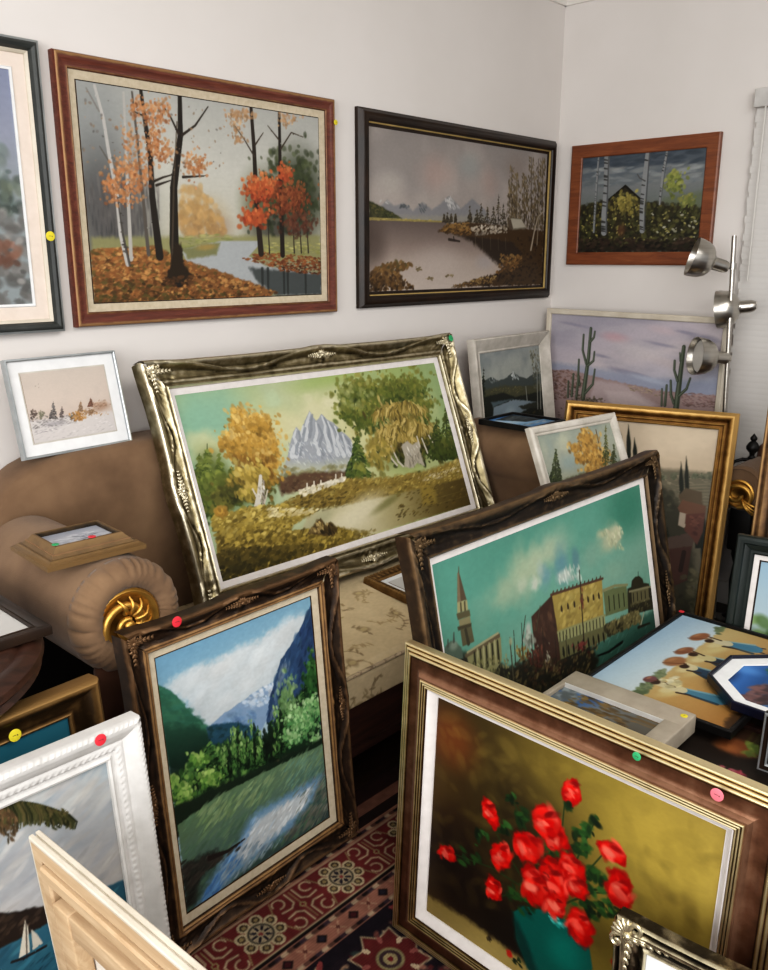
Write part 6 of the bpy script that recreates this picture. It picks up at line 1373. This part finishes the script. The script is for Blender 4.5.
@frm(.060)
def f_carvedgold(root, w, h, yc):
    liner(root, w, h, yc, .022, .010, .0115, M['mat_white'], 'mat')
    pr = [(0, .006), (0, .016), (.004, .019), (.012, .018), (.022, .022), (.032, .028), (.036, .026), (.038, .018), (.038, 0)]
    rails('carved_frame', w, h, yc, .022, pr, M['oldgold'], root, None, beadwork(250, .0018, .3, .62, 420, .0015, .7, .95), .0035, 45)
@frm(.050)
def f_antique(root, w, h, yc):
    pr = [(0, .004), (0, .016), (.003, .020), (.006, .016), (.012, .014), (.016, .018), (.026, .024), (.030, .032), (.036, .034), (.040, .026), (.044, .026), (.047, .030), (.050, .026), (.050, 0)]
    rails('carved_frame', w, h, yc, 0, pr, M['antique_silver'], root, None, swept(.07, .0001, .0012, .0025, .003, False), .003, 50)
    corners_of(root, w, h, yc, .030, .026, .060, M['antique_silver'], 4)
@frm(.020)
def f_pewter(root, w, h, yc):
    pr = [(0, .004), (0, .018), (.003, .021), (.008, .018), (.014, .020), (.018, .020), (.020, .016), (.020, 0)]
    rails('pewter_frame', w, h, yc, 0, pr, [M['ebony'], M['silver_edge']], root, [1, 1, 0, 0, 1, 1, 0], None, None, 30)
@frm(.060)
def f_brownrail(root, w, h, yc):
    pr = [(0, .006), (0, .018), (.005, .021), (.012, .018), (.022, .030), (.036, .036), (.046, .030), (.050, .034), (.056, .034), (.060, .028), (.060, 0)]
    rails('gilt_frame', w, h, yc, 0, pr, M['bronze_edge'], root, None, None, None, 40)
@frm(.030)
def f_blackwood(root, w, h, yc):
    pr = [(0, .004), (0, .016), (.003, .018), (.008, .016), (.022, .021), (.028, .020), (.030, .016), (.030, 0)]
    rails('wood_frame', w, h, yc, 0, pr, M['ebony'], root, None, None, None, 30)
@frm(.030)
def f_darkbrown(root, w, h, yc):
    pr = [(0, .004), (0, .020), (.003, .022), (.008, .020), (.022, .024), (.028, .022), (.030, .016), (.030, 0)]
    rails('wood_frame', w, h, yc, 0, pr, M['darkwood'], root, None, None, None, 30)

# ------------------------------------------------------------------ hanging on the two walls
X, Y, Z = Vector((1, 0, 0)), Vector((0, 1, 0)), Vector((0, 0, 1))
def hang(name, label, P, side, cw, ch, pic, f, tilt=0., **k):
    return picture(name, label, P, 0 if side == 'back' else -90, 0, cw, ch, pic, f, R(0) + tilt, **k)
t = hang('garden_painting', 'cream-matted painting in a dark grey-green frame at the end of the back wall', (-2.918, -.014, 1.428), 'back', .45, .6, p_garden(), f_greymat)
sticker(t, .45 / 2 + .058, .08 + .182, .0385, M['yellow_dot'], .013)
t = hang('autumn_river_painting', 'large autumn river woodland painting in a worn reddish wood frame', (-2.048, -.012, 1.423), 'back', .912, .606, p_autumn(), f_mahogany)
sticker(t, .912 / 2 + .060, .07 + .606 - .012, .039, M['yellow_dot'], .009)
hang('misty_lake_painting', 'misty lake and cabin painting in a dark brown frame on the back wall', (-.727, -.014, 1.424), 'back', 1.22, .605, p_lake(), f_ebony, gain=.82)
hang('birch_hut_painting', 'small painting of a hut among birch trunks in a flat reddish wood frame', (-.014, -.448, 1.579), 'right', .60, .43, p_birch_hut(), f_flatwood, sat=.78)

# ------------------------------------------------------------------ leaning in the corner and on the settee
t = picture('desert_cactus_painting', 'lilac desert painting with tall cacti in a thin whitish frame behind the lamp', (-.17, -.528, .640), -97, .6, .907, .647, p_desert(), f_thinwhite, R(-1), gain=1.14, sat=.68)
picture('twilight_lake_painting', 'dusky mountain lake painting in a wide off-white frame in the corner', (-.527, -.194, .687), 2.9, 7.9, .511, .464, p_twilight_lake(), f_bevelwhite, gain=1.05)
picture('golden_tree_painting', 'golden larch and fir painting in a narrow textured white frame', (-1.172, -1.068, .455), -7.8, 24.1, .409, .552, p_golden_larch(), f_texturedwhite, gain=.85)
picture('snowy_firs_painting', 'small pale snow scene in white mat and thin silver frame on the settee back', (-2.663, -.1405, 1.062), 2.6, 12.3, .253, .190, p_winter(), f_silvermat, R(-.4), gain=.86)
t = picture('alpine_autumn_painting', 'wide mountain and autumn trees painting in an ornate silver-gilt frame on the settee', (-1.768, -.397, .599), -1.8, 20.8, 1.187, .586, p_alpine(), f_champagne, gain=.8, sat=.92)
sticker(t, 1.187 / 2 + .085, .11 + .586 + .075, .058, M['green_dot'], .013)
t = picture('fjord_river_painting', 'upright green river valley painting in a carved dark bronze frame on the rug', (-2.675, -.931, .09), 1.9, 4.9, .464, .627, p_fjord(), f_bronze, gain=.82)
sticker(t, -.464 / 2 + .045, .085 + .627 + .072, .044, M['red_dot'], .012)
picture('venice_painting', 'turquoise-skied harbour painting with a yellow palace in a black-bronze carved frame', (-1.760, -1.298, .095), -.4, 11.7, 1.06, .748, p_venice(), f_blackbronze, sat=.85)
t = picture('rose_vase_painting', 'red roses in a teal vase in a ribbed gold and brown frame at the front', (-2.535, -1.659, .095), -91.3, 3.1, .634, .537, p_roses(), f_ribbed, gain=.8, sat=1.05)
sticker(t, .634 / 2 - .010, .09 + .537 + .084, .050, M['pink_dot'], .011)
sticker(t, .634 / 2 - .155, .09 + .537 + .088, .046, M['green_dot'], .008)
picture('tuscan_village_painting', 'tall hillside village painting with cypresses in a smooth gold frame', (-.702, -.868, .068), -75.6, 12.9, .558, .843, p_tuscan(), f_gold, gain=.98)
picture('gilt_framed_picture', 'tall pale picture with a narrow brown-gilt frame between armchair and black frame', (-.923, -1.70, .062), -79.5, 6.5, .43, 1.04, p_photo(51, 'pale'), f_brownrail)
picture('meadow_painting', 'green meadow picture in a broad black-green lacquered frame by the coffee table', (-1.158, -1.749, .078), -79.7, 10.3, .424, .545, p_photo(52, 'meadow'), f_greenblack)
t = picture('palm_bay_painting', 'tropical bay painting with palm frond and sailboat in a carved white frame', (-3.513, -1.123, .07), -.9, 6.1, .76, .585, p_palm_bay(), f_carvedwhite)
sticker(t, .76 / 2 - .018, .068 + .585 + .058, .043, M['red_dot'], .011)
t = picture('teal_painting', 'plain teal painting in an old gold frame under the round side table', (-3.456, -.993, .066), 2.5, 6.5, .67, .614, p_teal(), f_oldgold)
sticker(t, .67 / 2 - .11, .064 + .614 + .012, .024, M['yellow_dot'], .012)
picture('antique_silver_picture', 'white-matted picture in an ornate antique silver frame before the rose painting', (-2.678, -2.132, .050), -85, 2., .40, .42, None, f_antique)

# the picture seen from behind at the lower left
def reversed_picture():
    w, u, n = axes(R(92.6), R(4.6))
    root = empty('reversed_picture', basis(Vector((-3.249, -1.55, 0)), w, u, n)); tag(root, 'picture turned to show its pale wooden stretcher bars and raw canvas back', 'painting')
    W, H = .76, .655
    pr = [(0, .004), (0, .012), (.004, .014), (.016, .018), (.022, .012), (.030, .012), (.034, .011), (.036, .009), (.036, .003), (.0325, .002), (.0325, -.001), (.036, -.002), (.036, -.008), (.034, -.010), (.030, -.010), (.004, -.010), (.004, .004)]
    rails('cream_frame', W - .072, H - .072, H / 2, 0, pr, [M['cream'], M['pale_wood']], root, [0] * (len(pr) - 3) + [1, 1], None, None, 30)
    w2, h2 = W - .072, H - .072; y0 = .036
    b = MB(); b.box(-w2 / 2, w2 / 2, y0, y0 + h2, .004, .008); b.build('canvas_sheet', M['raw_canvas'], root, None)
    rails('outer_slip', w2 - .05, h2 - .05, H / 2, 0, [(0, .004), (0, -.014), (.003, -.018), (.022, -.018), (.025, -.014), (.025, .004)], M['pale_wood'], root, None, None, None, 30)
    i = .040
    for s in (-1, 1):
        MB().box(-w2 / 2 + i, w2 / 2 - i, H / 2 + s * (h2 / 2 - i - .024) - .022, H / 2 + s * (h2 / 2 - i - .024) + .022, -.024, .003, bev=.003).build('stretcher_bar', M['pale_wood'], root, 30)
        b = MB(); b.box(s * (w2 / 2 - i - .024) - .022, s * (w2 / 2 - i - .024) + .022, y0 + i, y0 + h2 - i, -.026, .002, bev=.003); b.build('stretcher_bar', M['pale_wood'], root, 30)
    b = MB(); x = w2 / 2 - .075; b.tube([(x, H - .24, -.024), (x, H - .24, -.036), (x - .006, H - .25, -.040), (x - .012, H - .262, -.036), (x - .006, H - .272, -.034)], .0025); b.build('hook', M['black'], root, 60)
reversed_picture()

# inside of the antique silver picture: white mat and a dark print
ps = [o for o in COL.objects if o.name == 'antique_silver_picture'][0]
b = MB(); b.box(-.20, .20, .050, .47, .004, .012); b.build('mat', M['mat_white'], ps, None)
s = p_photo(53, 'still'); g = colour_grid('print', s, .25, .27, M['oil'], ps, .0125, .05 + .075, .3)

# ------------------------------------------------------------------ lying flat
def lay(name, label, c, yaw, cw, ch, pic, f, **k):
    """face up; c is the centre of the sheet's underside plane, yaw turns its width axis"""
    w = Vector((math.cos(R(yaw)), math.sin(R(yaw)), 0)); u = Vector((-math.sin(R(yaw)), math.cos(R(yaw)), 0)); tl = k.pop('tilt', None)
    if tl:
        q = Matrix.Rotation(R(tl[1]), 3, Vector(tl[0])); w, u = q @ w, q @ u
    n = w.cross(u)
    cz = k.get('cz', .012)
    return picture(name, label, Vector(c) - u * (ch / 2) + n * cz, 0, 0, cw, ch, pic, f, flat=(w, u, n), **k)
t = lay('water_carriers_painting', 'flat painting of women carrying baskets in a thin black frame on the coffee table', (-1.52, -1.53, .396), 0, .616, .396, p_water_carriers(), f_thinblack)
sticker(t, -.30 + .61, .012 + .396 + .006, .0225, M['red_dot'], .009)
# octagonal picture lying on it
def octagon():
    root = empty('octagon_picture', loc=(-1.55, -1.775, .421)); tag(root, 'octagonal picture of blue surf with a white mat and navy frame', 'painting')
    a = .187; c = 1 / math.cos(PI / 8)
    def ring(prof, m, name):
        v = []; f = []; n = 8
        for q, z in prof:
            for i in range(n):
                t = PI / 8 + i * PI / 4; v.append((q * c * math.cos(t), q * c * math.sin(t), z))
        for j in range(len(prof) - 1):
            for i in range(n): f.append((j * n + i, j * n + (i + 1) % n, (j + 1) * n + (i + 1) % n, (j + 1) * n + i))
        b = MB(); b.add(v, f); b.build(name, m, root, 20)
    ring([(a - .010, .012), (a - .010, .021), (a - .008, .024), (a - .003, .024), (a, .022), (a, 0), (a - .03, 0)], M['navy'], 'octagon_frame')
    ring([(.138, .0125), (.140, .015), (a - .009, .015), (a - .009, .012)], M['mat_white'], 'mat')
    s = p_photo(54, 'surf'); g = colour_grid('print', s, .31, .31, M['oil'], root, .0115, -.155, .75); g.rotation_euler = (0, 0, 0)
    me = g.data; bm = bmesh.new(); bm.from_mesh(me)
    kill = [v for v in bm.verts if max(abs(v.co.x * math.cos(t) + v.co.y * math.sin(t)) for t in (0, PI / 4, PI / 2, 3 * PI / 4)) > .144]
    bmesh.ops.delete(bm, geom=kill, context='VERTS'); bm.to_mesh(me); bm.free()
    sticker(root, -.155, -.02, .0155, M['yellow_dot'], .009)
M['navy'] = noise_mat('navy_lacquer', '090b18', '121730', 10, .3)
octagon()
# whitish shadow-box frame
def box_picture():
    root = empty('beach_picture', loc=(-2.06, -1.482, .389)); tag(root, 'rocky beach picture in a deep beige box frame half behind the rose painting', 'painting')
    x0, x1, y0, y1 = -.21, .205, -.175, .172
    b = MB(); b.box(x1 - .078, x1, y0, y1, 0, .052, bev=.004); b.box(x0, x1 - .07, y0, y0 + .052, 0, .0515, bev=.004); b.box(x0, x1 - .07, y1 - .016, y1, 0, .0505, bev=.003); b.box(x0, x0 + .06, y0 + .05, y1 - .014, 0, .051, bev=.004); b.build('painted_frame', M['beige'], root, 30)
    b = MB(); b.prism([(x1 - .078, .050), (x1 - .078, .036), (x1 - .086, .036), (x1 - .081, .050)], 'y', y0 + .05, y1 - .014); b.build('inner_bevel', M['whitepaint'], root, None)
    s = p_photo(55, 'bay'); w_, h_ = (y1 - y0) - .06, (x1 - x0) - .13
    g = colour_grid('canvas', s, w_, h_, M['oil'], root, 0, 0, .6); g.rotation_euler = (0, 0, R(-90)); g.location = (x0 + .055, (y0 + .05 + y1 - .014) / 2, .040)
    sticker(root, x1 - .03, y0 + .02, .0522, M['yellow_dot'], .009)
M['beige'] = noise_mat('beige_paint', '8f8576', 'a59b8b', 14, .6, bmp=.15, bscale=120)
M['olive_gold'] = gilt_mat('olive_gold', '1f170b', '4c3a22', '6f5634', .5, .25)
box_picture()
t = lay('still_life_painting', 'dark still life of jug and fruit lying low on the coffee table', (-1.90, -1.76, .354), 0, .38, .36, p_photo(56, 'still'), f_darkbrown, gain=1.)
t = lay('blue_cove_photo', 'small blue cove photo in a thin black frame lying on the settee arm', (-.918, -.47, .896), 0, .216, .236, p_photo(57, 'cove'), f_thinblack, gain=1.)
t = lay('white_print', 'mostly white print in a dark wood frame lying on the round side table', (-3.32, -.62, .8195), 0, .38, .36, p_photo(58, 'print'), f_blackwood)
t = lay('tiny_snow_painting', 'tiny snow scene in a deep olive-gold frame lying on the left settee arm', (-2.915, -.60, .898), -3, .142, .112, p_photo(59, 'snow'), f_deepgold, cz=.030)
sticker(t, .008, .052 - .008, .0425, M['red_dot'], .009); sticker(t, -.075, .052 - .004, .0425, M['green_dot'], .008)
t = lay('matted_sketch', 'white-matted sketch in a carved gold frame lying on the brocade settee seat', (-1.64, -.61, .453), 0, .28, .17, p_photo(60, 'print'), f_carvedgold, tilt=((1, 0, 0), 4.5))
# upright dark picture at the far side of the still life
lay_p = picture('small_dark_picture', 'small dark picture with a silver-edged frame standing upright on the dark still life', (-1.885, -1.945, .400), -88, 4, .20, .105, p_photo(61, 'still'), f_pewter, gain=.5)

# ------------------------------------------------------------------ camera and light
cam = bpy.data.cameras.new('camera'); co = bpy.data.objects.new('camera', cam); COL.objects.link(co)
yaw, pitch = .752649, .260415
fw = Vector((math.cos(yaw) * math.cos(pitch), math.sin(yaw) * math.cos(pitch), -math.sin(pitch)))
co.location = (-3.7946, -2.3939, 1.55); co.rotation_euler = fw.to_track_quat('-Z', 'Y').to_euler()
cam.sensor_fit = 'HORIZONTAL'; cam.sensor_width = 36; cam.lens = 850 * 36 / 768; cam.clip_start = .02
sc.camera = co
def area(name, loc, aim, sx, sy, energy, col):
    l = bpy.data.lights.new(name, 'AREA'); l.shape = 'RECTANGLE'; l.size = sx; l.size_y = sy; l.energy = energy; l.color = col
    o = bpy.data.objects.new(name, l); COL.objects.link(o); o.location = loc
    o.rotation_euler = (Vector(aim) - Vector(loc)).to_track_quat('-Z', 'Y').to_euler()
    return o
area('window_light', (-5.2, -4.1, 1.95), (-1.4, -.3, .9), 2.4, 2.0, 120, (1., .99, .985))
area('side_fill_light', (-6.1, -2.3, 1.8), (0, -1., 1.3), 1.6, 1.6, 85, (1., .985, .975))  # added fill that brightens the right wall, no actual window
area('ceiling_light', (-2.5, -2.3, 2.74), (-2.4, -1.6, 0), 2.2, 2.0, 84, (1., .975, .94))
wd = bpy.data.worlds.new('room_air'); sc.world = wd; wd.use_nodes = True
bg = wd.node_tree.nodes['Background']; bg.inputs['Color'].default_value = (.84, .85, .87, 1); bg.inputs['Strength'].default_value = .5
sc.view_settings.view_transform = 'Standard'; sc.view_settings.look = 'None'; sc.view_settings.exposure = 0; sc.view_settings.gamma = 1
sc.view_settings.use_curve_mapping = True
cm = sc.view_settings.curve_mapping; cu = cm.curves[3]
for p_ in ((.02, .0125), (.09, .072), (.25, .235), (.6, .61)): cu.points.new(*p_)
cm.update()
sc.cycles.use_denoising = True; sc.cycles.max_bounces = 8; sc.cycles.caustics_reflective = False; sc.cycles.caustics_refractive = False
bpy.context.view_layer.update()
